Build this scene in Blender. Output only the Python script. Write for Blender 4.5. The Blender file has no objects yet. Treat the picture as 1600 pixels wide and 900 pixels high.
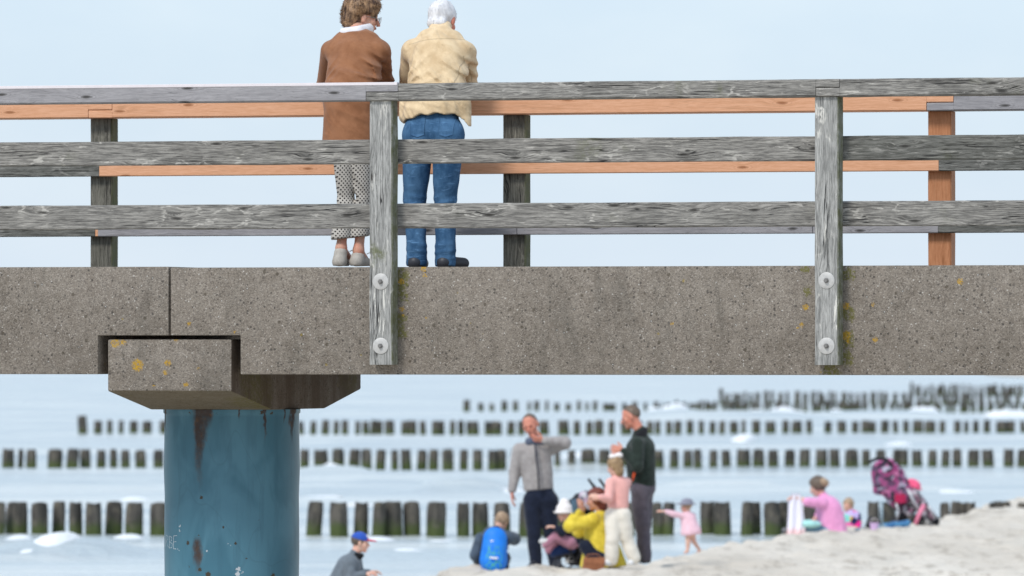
import bpy, bmesh, math, random
import numpy as np
from mathutils import Vector, Matrix
random.seed(7); rng = np.random.default_rng(11)
R = math.radians
SC = bpy.context.scene; COL = SC.collection
# ------------------------------------------------------------------ camera numbers measured on the photograph
F_PX = 12116.0      # focal length in pixels of the 1600 px wide photograph
EYE = 2.9           # lens height above the sea
HOR = 540.0         # pixel row of the horizon
TH = R(16.5)        # the bridge runs slightly towards the viewer on the right
CT, ST = math.cos(TH), math.sin(TH)
D0 = 46.6
DECK = EYE + 125/260.0
def wpt(px, py, D): return Vector(((px-800)*D/F_PX, D, EYE+(HOR-py)*D/F_PX))
def s_at(px, v):
    q = (px-800)/F_PX
    return (q*(D0+v*CT) - v*ST)/(CT+q*ST)
def z_at(px, py, v):
    return EYE + (HOR-py)*(D0 - s_at(px, v)*ST + v*CT)/F_PX
# ------------------------------------------------------------------ object helpers
def tag(o, label=None, cat=None, group=None, kind=None):
    if label: o['label'] = label
    if cat: o['category'] = cat
    if group: o['group'] = group
    if kind: o['kind'] = kind
    return o
def link(name, me, mat=None, parent=None, loc=None, rz=None, smooth=False):
    o = bpy.data.objects.new(name, me); COL.objects.link(o)
    if mat: me.materials.append(mat)
    if parent: o.parent = parent
    if loc is not None: o.location = loc
    if rz is not None: o.rotation_euler = (0, 0, rz)
    if smooth and me.polygons: me.polygons.foreach_set('use_smooth', [True]*len(me.polygons))
    return o
def empty(name, loc, rz=0):
    o = bpy.data.objects.new(name, None); COL.objects.link(o)
    o.location = loc; o.rotation_euler = (0, 0, rz); o.empty_display_size = .2
    return o
def mesh_np(name, V, Fq):
    me = bpy.data.meshes.new(name)
    V = np.asarray(V, np.float32); Fq = np.asarray(Fq, np.int32)
    n = Fq.shape[1]
    me.vertices.add(len(V)); me.vertices.foreach_set('co', V.ravel())
    me.loops.add(Fq.size); me.loops.foreach_set('vertex_index', Fq.ravel())
    me.polygons.add(len(Fq)); me.polygons.foreach_set('loop_start', np.arange(len(Fq), dtype=np.int32)*n)
    me.update(calc_edges=True); me.validate()
    return me
class MB:
    """collects shapes into one mesh"""
    def __init__(s): s.v=[]; s.f=[]
    def add(s, V, Fs):
        b=len(s.v); s.v += [tuple(p) for p in V]; s.f += [tuple(i+b for i in f) for f in Fs]; return s
    def tube(s, pts, r, n=8, cap=True):
        pts=[Vector(p) for p in pts]; rr = r if isinstance(r,(list,tuple)) else [r]*len(pts)
        V=[];Fs=[]; up=None
        for i,p in enumerate(pts):
            t=(pts[min(i+1,len(pts)-1)]-pts[max(i-1,0)]).normalized()
            if up is None: up=Vector((0,0,1)) if abs(t.z)<.9 else Vector((1,0,0))
            a=t.cross(up).normalized(); b=a.cross(t).normalized(); up=b
            for k in range(n):
                c=2*math.pi*k/n; V.append(p+(a*math.cos(c)+b*math.sin(c))*rr[i])
        for i in range(len(pts)-1):
            for k in range(n):
                k2=(k+1)%n; Fs.append((i*n+k,i*n+k2,(i+1)*n+k2,(i+1)*n+k))
        if cap:
            Fs.append(tuple(range(n-1,-1,-1))); Fs.append(tuple((len(pts)-1)*n+k for k in range(n)))
        return s.add(V,Fs)
    def box(s, lo, hi, bev=0.0):
        bm=bmesh.new(); bmesh.ops.create_cube(bm,size=1)
        for v in bm.verts: v.co=Vector([lo[i]+(v.co[i]+.5)*(hi[i]-lo[i]) for i in range(3)])
        if bev: bmesh.ops.bevel(bm,geom=bm.edges[:],offset=bev,segments=2,affect='EDGES',profile=.5)
        return s.addbm(bm)
    def prism(s, poly, y0, y1, bev=0.0, seg=2):
        """polygon in x,z extruded along y"""
        bm=bmesh.new(); a=[bm.verts.new((x,y0,z)) for x,z in poly]; b=[bm.verts.new((x,y1,z)) for x,z in poly]
        n=len(poly); bm.faces.new(a); bm.faces.new(b[::-1])
        for i in range(n): bm.faces.new((a[i],b[i],b[(i+1)%n],a[(i+1)%n]))
        bmesh.ops.recalc_face_normals(bm,faces=bm.faces[:])
        if bev: bmesh.ops.bevel(bm,geom=bm.edges[:],offset=bev,segments=seg,affect='EDGES',profile=.5)
        return s.addbm(bm)
    def addbm(s,bm):
        bm.verts.index_update(); s.add([v.co[:] for v in bm.verts],[[v.index for v in f.verts] for f in bm.faces]); bm.free(); return s
    def lathe(s, prof, c, axis='z', n=24):
        V=[];Fs=[]
        for r,h in prof:
            for k in range(n):
                a=2*math.pi*k/n; x,y=r*math.cos(a),r*math.sin(a)
                V.append((c[0]+x,c[1]+y,c[2]+h) if axis=='z' else ((c[0]+x,c[1]-h,c[2]+y) if axis=='y' else (c[0]+h,c[1]+x,c[2]+y)))
        for i in range(len(prof)-1):
            for k in range(n):
                k2=(k+1)%n; Fs.append((i*n+k,i*n+k2,(i+1)*n+k2,(i+1)*n+k))
        return s.add(V,Fs)
    def mesh(s,name):
        me=bpy.data.meshes.new(name); me.from_pydata(s.v,[],s.f); me.validate(); me.update(); return me
    def build(s,name,mat,parent=None,loc=None,rz=None,smooth=False,auto=None):
        me=s.mesh(name)
        bm=bmesh.new(); bm.from_mesh(me); bmesh.ops.recalc_face_normals(bm,faces=bm.faces[:]); bm.to_mesh(me); bm.free()
        o=link(name,me,mat,parent,loc,rz,smooth or auto is not None)
        if auto is not None:
            me.set_sharp_from_angle(angle=R(auto))
        return o
# cheap smooth noise for geometry
_NK = rng.normal(size=(24,3)); _NK/= np.linalg.norm(_NK,axis=1)[:,None]; _NP = rng.uniform(0,6.28,24); _NS = rng.uniform(.6,1.7,24)
def noise3(P, f, seed=0, n=7):
    o=np.zeros(P.shape[0]); 
    for i in range(n):
        k=(i+seed*5)%24
        o+=np.sin(P@(_NK[k]*_NS[k]*f)+_NP[k]*(1+seed))
    return o/n*1.6
def board(mb, ax, a0, a1, b0, b1, c0, c1, bev=.006, wob=.0012, step=.04, seed=0):
    """a sawn board: long axis ax ('x' or 'z'); the other two ranges are b (y) and c (z or x)"""
    n=max(2,int((a1-a0)/step)); A=np.linspace(a0,a1,n+1)
    m=4
    ring=[]
    for (cb,cc,sb,sc_) in ((b0,c0,1,1),(b1,c0,-1,1),(b1,c1,-1,-1),(b0,c1,1,-1)):
        ring.append((cb,cc,sb,sc_))
    pts=[]
    for i,(cb,cc,sb,sc_) in enumerate(ring):
        p1=(cb+sb*bev*(i%2==1 or 0), cc+sc_*bev*(i%2==0)); p2=(cb+sb*bev*(i%2==0), cc+sc_*bev*(i%2==1))
        pts += [p1,p2]
    # extra points on the two faces seen (front y0 and y1 sides) are not needed: 8 points
    V=[]
    for i,a in enumerate(A):
        e = .35*bev if i in (0,n) else 0
        for k,(b,c) in enumerate(pts):
            V.append((a,b,c))
    V=np.array(V)
    P=V.copy()*np.array([1,6,6]); P[:,0]+=seed*3.1
    V[:,1]+=wob*noise3(P,14,seed%4); V[:,2]+=wob*noise3(P+5,14,(seed+1)%4)
    if ax=='z': V=V[:,[2,1,0]]
    elif ax=='y': V=V[:,[1,0,2]]
    Fs=[]; q=8
    for i in range(n):
        for k in range(q):
            k2=(k+1)%q; Fs.append((i*q+k,i*q+k2,(i+1)*q+k2,(i+1)*q+k))
    Fs.append(tuple(range(q-1,-1,-1))); Fs.append(tuple(n*q+k for k in range(q)))
    mb.add(V,Fs); return mb
# ------------------------------------------------------------------ signed-distance bodies
def smin(a,b,k):
    h=np.clip(.5+.5*(b-a)/k,0,1); return b*(1-h)+a*h-k*h*(1-h)
class SDF:
    def __init__(s,k=.03): s.ops=[]; s.k=k; s.lo=np.full(3,9e9); s.hi=np.full(3,-9e9)
    def _bb(s,p,r): p=np.asarray(p,float); s.lo=np.minimum(s.lo,p-r); s.hi=np.maximum(s.hi,p+r)
    def c(s,a,b,ra,rb=None,flat=None,k=None):
        """round cone; flat=(direction, factor) squashes it along a direction"""
        rb=ra if rb is None else rb; s._bb(a,ra); s._bb(b,rb); s.ops.append(('c',np.array(a,float),np.array(b,float),ra,rb,flat,k)); return s
    def e(s,c,r,rot=None,k=None,neg=False):
        if not neg: s._bb(c,max(r))
        s.ops.append(('e',np.array(c,float),np.array(r,float),None if rot is None else np.array(rot),k,neg)); return s
    def cut(s,p,n): n=np.array(n,float); s.ops.append(('cut',np.array(p,float),n/np.linalg.norm(n))); return s
    def fold(s,c,k,wl,rad,amp): 
        k=np.array(k,float); k/=np.linalg.norm(k); s.ops.append(('fold',np.array(c,float),k*6.283/wl,np.array(rad if hasattr(rad,'__len__') else (rad,)*3,float),amp)); return s
    def wob(s,f,amp,seed=0,stretch=(1,1,1)): s.ops.append(('wob',f,amp,seed,np.array(stretch))); return s
    def cutf(s,f): s.ops.append(('cutf',f)); return s
    def ev(s,P):
        d=np.full(len(P),9.0)
        for o in s.ops:
            if o[0]=='c':
                _,a,b,ra,rb,flat,k=o; Q=P; sc=1
                if flat is not None:
                    f=np.array(flat[0],float); f/=np.linalg.norm(f); g=1/flat[1]-1
                    Q=P+np.outer((P@f),f)*g; a=a+f*(a@f)*g; b=b+f*(b@f)*g; sc=(1+flat[1])/2
                ab=b-a; t=np.clip(((Q-a)@ab)/max(ab@ab,1e-9),0,1)
                x=(np.linalg.norm(Q-a-t[:,None]*ab,axis=1)-(ra+(rb-ra)*t))*sc
                d=smin(d,x,k or s.k)
            elif o[0]=='e':
                _,c,r,rot,k,neg=o; q=P-c
                if rot is not None: q=q@rot          # columns of rot are the local axes
                L=np.linalg.norm(q/r,axis=1); L2=np.linalg.norm(q/(r*r),axis=1)
                x=L*(L-1)/np.maximum(L2,1e-6)
                if neg: d=-smin(-d,x,k or s.k)
                else: d=smin(d,x,k or s.k)
            elif o[0]=='cut': d=np.maximum(d,(P-o[1])@o[2])
            elif o[0]=='fold':
                _,c,kv,rad,amp=o; q=P-c; w=np.exp(-((q/rad)**2).sum(1))
                ph=q@kv+.9*np.sin(P@np.array([9.,5.,7.]))
                d=d-amp*w*(np.abs(np.sin(ph/2))*-2+1.2)
            elif o[0]=='wob': d=d-o[2]*noise3(P*o[4],o[1],o[3])
            elif o[0]=='cutf': d=np.maximum(d,o[1](P))
        return d
    def surf(s,vox):
        lo=s.lo-vox*3; hi=s.hi+vox*3; n=np.ceil((hi-lo)/vox).astype(int)+1
        ax=[lo[i]+vox*np.arange(n[i]) for i in range(3)]
        G=np.stack(np.meshgrid(*ax,indexing='ij'),-1).reshape(-1,3)
        D=np.concatenate([s.ev(G[i:i+200000]) for i in range(0,len(G),200000)]).reshape(n)
        D[0]=D[-1]=1; D[:,0]=D[:,-1]=1; D[:,:,0]=D[:,:,-1]=1
        ins=D<0
        corn=[(i,j,k) for i in (0,1) for j in (0,1) for k in (0,1)]
        m=n-1; cnt=np.zeros(m,int)
        for i,j,k in corn: cnt+=ins[i:i+m[0],j:j+m[1],k:k+m[2]]
        act=np.argwhere((cnt>0)&(cnt<8)); idx=-np.ones(m,int); idx[tuple(act.T)]=np.arange(len(act))
        acc=np.zeros((len(act),3)); w=np.zeros(len(act))
        for a in corn:
            for x in range(3):
                if a[x]==0:
                    b=list(a); b[x]=1
                    da=D[tuple((act+a).T)]; db=D[tuple((act+b).T)]
                    mk=(da<0)!=(db<0); t=np.where(mk,da/np.where(mk,da-db,1),0)
                    p=np.array(a,float)[None]+0*acc; p[:,x]+=t
                    acc+=p*mk[:,None]; w+=mk
        V=(act+acc/w[:,None])*vox+lo
        Q=[]
        for x in range(3):
            y,z=(x+1)%3,(x+2)%3
            s0=[slice(1,-1)]*3; s0[x]=slice(0,-1); s1=list(s0); s1[x]=slice(1,None)
            A=ins[tuple(s0)]; B=ins[tuple(s1)]
            for flip,M in ((False,A&~B),(True,~A&B)):
                e=np.argwhere(M); off=np.ones(3,int); off[x]=0; e=e+off
                ey=np.eye(3,dtype=int)[y]; ez=np.eye(3,dtype=int)[z]
                q=np.stack([idx[tuple((e-ey-ez).T)],idx[tuple((e-ez).T)],idx[tuple(e.T)],idx[tuple((e-ey).T)]],1)
                if flip: q=q[:,::-1]
                Q.append(q)
        Q=np.concatenate(Q); Q=Q[(Q>=0).all(1)]
        return V,Q
def sdf_obj(name,sd,vox,mat,parent,extra=()):
    V,Q=sd.surf(vox)
    for e,vx in extra:
        V2,Q2=e.surf(vx); Q=np.concatenate([Q,Q2+len(V)]); V=np.concatenate([V,V2])
    return link(name,mesh_np(name,V,Q),mat,parent,smooth=True)
# ------------------------------------------------------------------ materials
def new_mat(name):
    m=bpy.data.materials.new(name); m.use_nodes=True; nt=m.node_tree; nt.nodes.clear()
    out=nt.nodes.new('ShaderNodeOutputMaterial'); b=nt.nodes.new('ShaderNodeBsdfPrincipled'); nt.links.new(b.outputs[0],out.inputs[0])
    return m,nt,b
class N:
    def __init__(s,nt): s.nt=nt
    def n(s,t,**kw):
        x=s.nt.nodes.new(t)
        for k,v in kw.items(): setattr(x,k,v)
        return x
    def set(s,sock,v):
        if isinstance(v,bpy.types.NodeSocket): s.nt.links.new(v,sock)
        elif v is not None:
            if sock.type=='RGBA' and len(v)==3: v=(*v,1)
            sock.default_value=v
    def obj(s): return s.n('ShaderNodeTexCoord').outputs['Object']
    def math(s,op,a,b=0,c=None,clamp=False):
        x=s.n('ShaderNodeMath',operation=op); x.use_clamp=clamp; s.set(x.inputs[0],a); s.set(x.inputs[1],b)
        if c is not None: s.set(x.inputs[2],c)
        return x.outputs[0]
    def vm(s,op,a,b=None,sc=None):
        x=s.n('ShaderNodeVectorMath',operation=op); s.set(x.inputs[0],a)
        if b is not None: s.set(x.inputs[1],b)
        if sc is not None: s.set(x.inputs['Scale'],sc)
        return x.outputs['Value'] if op in('DISTANCE','LENGTH','DOT_PRODUCT') else x.outputs['Vector']
    def sep(s,v): x=s.n('ShaderNodeSeparateXYZ'); s.set(x.inputs[0],v); return x.outputs
    def comb(s,a,b,c): x=s.n('ShaderNodeCombineXYZ'); s.set(x.inputs[0],a); s.set(x.inputs[1],b); s.set(x.inputs[2],c); return x.outputs[0]
    def noise(s,v,scale,detail=4,rough=.55,dist=0,col=False):
        x=s.n('ShaderNodeTexNoise'); s.set(x.inputs['Vector'],v); x.inputs['Scale'].default_value=scale; x.inputs['Detail'].default_value=detail
        x.inputs['Roughness'].default_value=rough; x.inputs['Distortion'].default_value=dist
        return x.outputs['Color' if col else 'Fac']
    def vor(s,v,scale,feat='F1',out='Distance',rnd=1):
        x=s.n('ShaderNodeTexVoronoi',feature=feat); s.set(x.inputs['Vector'],v); x.inputs['Scale'].default_value=scale; x.inputs['Randomness'].default_value=rnd
        return x.outputs[out]
    def ramp(s,f,*st,interp='LINEAR'):
        x=s.n('ShaderNodeValToRGB'); s.set(x.inputs[0],f); cr=x.color_ramp; cr.interpolation=interp
        while len(cr.elements)<len(st): cr.elements.new(.5)
        for e,(p,c) in zip(cr.elements,st): e.position=p; e.color=(c,c,c,1) if not hasattr(c,'__len__') else (*c,1)
        return x.outputs[0]
    def ss(s,f,a,b):
        x=s.n('ShaderNodeMapRange',interpolation_type='SMOOTHSTEP'); s.set(x.inputs['Value'],f); x.inputs['From Min'].default_value=a; x.inputs['From Max'].default_value=b
        return x.outputs[0]
    def mix(s,f,a,b,mode='MIX'):
        x=s.n('ShaderNodeMix',data_type='RGBA',blend_type=mode); s.set(x.inputs[0],f); s.set(x.inputs[6],a); s.set(x.inputs[7],b); return x.outputs[2]
    def bump(s,h,st,dist,normal=None):
        x=s.n('ShaderNodeBump'); s.set(x.inputs['Height'],h); x.inputs['Strength'].default_value=st; x.inputs['Distance'].default_value=dist
        if normal is not None: s.set(x.inputs['Normal'],normal)
        return x.outputs[0]
def fin(N_,b,col,rough=.8,normal=None,spec=.3,metal=0):
    N_.set(b.inputs['Base Color'],col); N_.set(b.inputs['Roughness'],rough); b.inputs['Specular IOR Level'].default_value=spec; b.inputs['Metallic'].default_value=metal
    if normal is not None: N_.set(b.inputs['Normal'],normal)
def spots(n,pts,co,wob=.012,wscale=60):
    wob=wob*1.6
    """mask of patches at given object-space places: list of (x,y,z,radius)"""
    w=n.vm('SCALE',n.vm('SUBTRACT',n.noise(co,wscale,3,.6,col=True),(.5,.5,.5)),sc=wob*2)
    c2=n.vm('ADD',co,w); acc=None
    for x,y,z,r in pts:
        d=n.math('DIVIDE',n.vm('DISTANCE',c2,(x,y,z)),r)
        m=n.ss(d,1.1,.7); acc=m if acc is None else n.math('MAXIMUM',acc,m)
    return acc
def cloth(name,col,var=.12,rough=.85,scale=18,bump=.25,weave=260,col2=None,wrinkle=0):
    m,nt,b=new_mat(name); n=N(nt); co=n.obj()
    f=n.noise(co,scale,4,.6); c=n.mix(n.ss(f,.3,.7),tuple(x*(1-var) for x in col),col2 or tuple(min(1,x*(1+var)) for x in col))
    w=n.noise(co,weave,2,.5)
    nb=n.bump(n.math('ADD',w,n.math('MULTIPLY',f,2)),bump,.002)
    if wrinkle:
        X,Y,Z=n.sep(co); u=n.math('ADD',n.math('MULTIPLY',X,.75),n.math('MULTIPLY',Z,.66)); v=n.math('SUBTRACT',n.math('MULTIPLY',X,.66),n.math('MULTIPLY',Z,.75))
        wr=n.noise(n.comb(n.math('MULTIPLY',u,9),n.math('MULTIPLY',v,2.6),n.math('MULTIPLY',Y,4)),1.3,2.5,.45,.7)
        wr=n.ss(n.math('ABSOLUTE',n.math('SUBTRACT',wr,.5)),0,.16)
        nb=n.bump(wr,wrinkle,.022,nb)
    n.set(b.inputs['Base Color'],c); n.set(b.inputs['Roughness'],rough); n.set(b.inputs['Normal'],nb); b.inputs['Specular IOR Level'].default_value=.15
    b.inputs['Sheen Weight'].default_value=.15
    return m
def plain(name,col,rough=.5,metal=0,spec=.4,var=.1,scale=30):
    m,nt,b=new_mat(name); n=N(nt); f=n.noise(n.obj(),scale,4,.6)
    fin(n,b,n.mix(f,tuple(x*(1-var) for x in col),tuple(min(1,x*(1+var)) for x in col)),rough,spec=spec,metal=metal); return m
def skin(name,col):
    m,nt,b=new_mat(name); n=N(nt); co=n.obj(); f=n.noise(co,22,4,.6)
    fin(n,b,n.mix(n.ss(f,.35,.7),col,(min(1,col[0]*1.05),col[1]*.78,col[2]*.74)),.55,n.bump(n.noise(co,300,2),.1,.001),spec=.3)
    b.inputs['Subsurface Weight'].default_value=.08; b.inputs['Subsurface Radius'].default_value=(.02,.008,.005); b.inputs['Subsurface Scale'].default_value=.5
    return m
def hairmat(name,dark,light,scale=(60,60,12)):
    m,nt,b=new_mat(name); n=N(nt); co=n.obj()
    g=n.noise(n.vm('MULTIPLY',co,scale),1,5,.65,.4); big=n.noise(co,22,2)
    f=n.ss(n.math('ADD',n.math('MULTIPLY',g,.7),n.math('MULTIPLY',big,.5)),.42,.8)
    fin(n,b,n.mix(f,dark,light),.5,n.bump(g,.7,.006),spec=.4); return m
def wood_mat(name,ax,dark,light,pale,algae=.5,pale_amt=.5,knot=1.0,seed=0.0,new=False,algae_side=True,crack=1.0,zalg=None):
    """weathered board, grain along object axis ax"""
    m,nt,b=new_mat(name); n=N(nt)
    rnd=n.n('ShaderNodeObjectInfo').outputs['Random']
    raw=n.obj(); co=n.vm('ADD',raw,n.comb(n.math('MULTIPLY',rnd,13.0),seed,seed*2))
    X,Y,Z=n.sep(co)
    if ax=='z': L,a,c=Z,X,Y
    else: L,a,c=X,Z,Y
    # knots: stretched cells
    kv=n.comb(n.math('MULTIPLY',L,1.55),n.math('MULTIPLY',a,6.0),n.math('MULTIPLY',c,3.0))
    kx=n.n('ShaderNodeTexVoronoi',voronoi_dimensions='2D'); n.set(kx.inputs['Vector'],kv); kx.inputs['Scale'].default_value=1.25
    kr=n.sep(kx.outputs['Color']); kd=n.math('ADD',kx.outputs['Distance'],n.math('MULTIPLY',n.math('GREATER_THAN',kr[0],.62),.6)); kd=n.math('ADD',kd,n.math('MULTIPLY',n.math('SUBTRACT',n.noise(kv,9,3,.6),.5),.06)); kn=n.ss(kd,.085*knot,.03); kh=n.ss(kd,.34,.05)
    wv=n.noise(n.comb(n.math('MULTIPLY',L,1.6),n.math('MULTIPLY',a,4),c),1.0,3,.5,col=True)
    a2=n.math('ADD',n.math('ADD',a,n.math('MULTIPLY',kh,.02)),n.math('MULTIPLY',n.sep(wv)[0],.028))
    gv=n.comb(n.math('MULTIPLY',L,4.5),n.math('MULTIPLY',a2,120),n.math('MULTIPLY',c,55))
    g=n.noise(gv,1.0,7,.74)
    gv2=n.comb(n.math('MULTIPLY',L,16),n.math('MULTIPLY',a2,200),n.math('MULTIPLY',c,160))
    g2=n.noise(gv2,1.0,3,.6)
    gg=n.math('ADD',n.math('MULTIPLY',g,.6),n.math('MULTIPLY',g2,.4))
    col=n.mix(n.ss(gg,.38,.62),dark,light)
    big=n.noise(n.comb(n.math('MULTIPLY',L,2.2),n.math('MULTIPLY',a,9),c),1,4,.6)
    col=n.mix(n.math('MULTIPLY',n.ss(big,.42,.75),.4 if not new else .07),col,tuple(x*.62 for x in dark) if not new else tuple(x*.8 for x in dark))
    fl=n.noise(n.comb(n.math('MULTIPLY',L,14),n.math('MULTIPLY',a2,120),n.math('MULTIPLY',c,90)),1,4,.7)
    if not new: col=n.mix(n.math('MULTIPLY',n.ss(fl,.61,.68),.6),col,tuple(x*.35 for x in dark))
    # pale worn fibres
    pv=n.comb(n.math('MULTIPLY',L,7),n.math('MULTIPLY',a2,60),n.math('MULTIPLY',c,30))
    p1=n.noise(pv,1,5,.72,.35); zone=n.noise(n.comb(n.math('MULTIPLY',L,2.7),n.math('MULTIPLY',a,10),n.math('ADD',c,7)),1.3,3)
    pm=n.math('MULTIPLY',n.ss(p1,.56,.64),n.ss(zone,.46,.60))
    col=n.mix(n.math('MULTIPLY',pm,pale_amt),col,pale)
    if not new:
        vw=n.vm('ADD',n.comb(n.math('MULTIPLY',L,4.5),n.math('MULTIPLY',a,9),0),n.vm('SCALE',n.noise(n.comb(n.math('MULTIPLY',L,6),n.math('MULTIPLY',a,14),c),1,3,.6,col=True),sc=1.1))
        ve=n.vor(vw,1.0,'DISTANCE_TO_EDGE'); vz=n.ss(n.noise(n.comb(L,n.math('MULTIPLY',a,3),n.math('ADD',c,3)),2.3,3,.6),.52,.62)
        vmk=n.math('MULTIPLY',n.math('MULTIPLY',n.ss(ve,.075,.02),vz),n.ss(fl,.40,.52)); col=n.mix(n.math('MULTIPLY',vmk,min(1,pale_amt*.8)),col,pale)
    # long dark checks
    cv=n.comb(n.math('MULTIPLY',L,1.1),n.math('MULTIPLY',a2,34),n.math('MULTIPLY',c,20))
    cn=n.noise(n.vm('ADD',cv,(3.3,9.1,0)),1,3,.5); cr=n.ss(n.math('ABSOLUTE',n.math('SUBTRACT',cn,.5)),.018,.004)
    cz=n.ss(n.noise(n.comb(L,n.math('MULTIPLY',a,5),c),1.7,2),.5,.58); cr=n.math('MULTIPLY',n.math('MULTIPLY',cr,cz),crack)
    kc=(.30,.12,.05) if new else (.035,.033,.03)
    col=n.mix(n.math('MULTIPLY',cr,.9),col,(.02,.02,.02) if not new else (.3,.15,.07))
    ring=n.math('MULTIPLY',n.math('SINE',n.math('MULTIPLY',kd,120)),n.ss(kd,.2,.05))
    col=n.mix(n.math('MULTIPLY',n.math('MAXIMUM',ring,0),.35),col,kc)
    col=n.mix(n.math('MULTIPLY',kn,.85),col,kc)
    if algae>0:
        nrm=n.sep(n.n('ShaderNodeTexCoord').outputs['Normal'])
        an=n.ss(n.noise(raw,16,5,.7),.38,.62)
        side=n.math('MULTIPLY',n.ss(nrm[0],.35,.8),n.math('MULTIPLY_ADD',an,.5,.42)) if algae_side else 0.0
        am=n.math('MAXIMUM',side,n.math('MULTIPLY',n.ss(n.noise(raw,3.1,4,.6),.58,.75),an))
        col=n.mix(n.math('MULTIPLY',am,algae),col,(.115,.125,.055))
    hgt=n.math('SUBTRACT',n.math('ADD',gg,n.math('MULTIPLY',kn,.2)),n.math('MULTIPLY',cr,1.2))
    fin(n,b,col,.85 if not new else .6,n.bump(hgt,.7 if crack>=.9 else .02,.004),spec=.2)
    return m
VEIL_MIX=.72; VEIL_A=(4.55,5.65,7.0); VEIL_B=(5.2,6.15,7.25); WORLD_S=.15; SUN_E=2.4; EXPO=0.0
# ================================================================== MATERIALS
M={}
M['rail']=wood_mat('weathered rail wood','x',(0.107,0.103,0.096),(0.354,0.339,0.311),(0.584,0.560,0.510),algae=.45,pale_amt=.75,seed=0,algae_side=False)
M['rail_dark']=wood_mat('darker rail wood','x',(0.068,0.068,0.060),(0.217,0.215,0.197),(0.403,0.390,0.359),algae=.35,pale_amt=.55,seed=4,algae_side=False)
M['rail_pale']=wood_mat('pale rail wood','x',(0.250,0.241,0.249),(0.363,0.350,0.358),(0.484,0.466,0.459),algae=0,pale_amt=.2,seed=8,crack=.3)
M['post']=wood_mat('weathered post wood','z',(0.178,0.178,0.170),(0.451,0.447,0.425),(0.734,0.710,0.647),algae=.95,pale_amt=.9,knot=.8,seed=2)
M['post_dark']=wood_mat('darker post wood','z',(0.075,0.071,0.059),(0.207,0.198,0.165),(0.373,0.356,0.295),algae=.9,pale_amt=.4,seed=5)
M['new_x']=wood_mat('new larch wood','x',(0.620,0.310,0.168),(0.752,0.413,0.252),(0.808,0.533,0.353),algae=0,pale_amt=0.04,seed=1,new=True,crack=.3)
M['new_z']=wood_mat('new larch post','z',(0.378,0.157,0.070),(0.522,0.238,0.119),(0.630,0.357,0.205),algae=0,pale_amt=0.04,seed=3,new=True,crack=.4)
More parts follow.
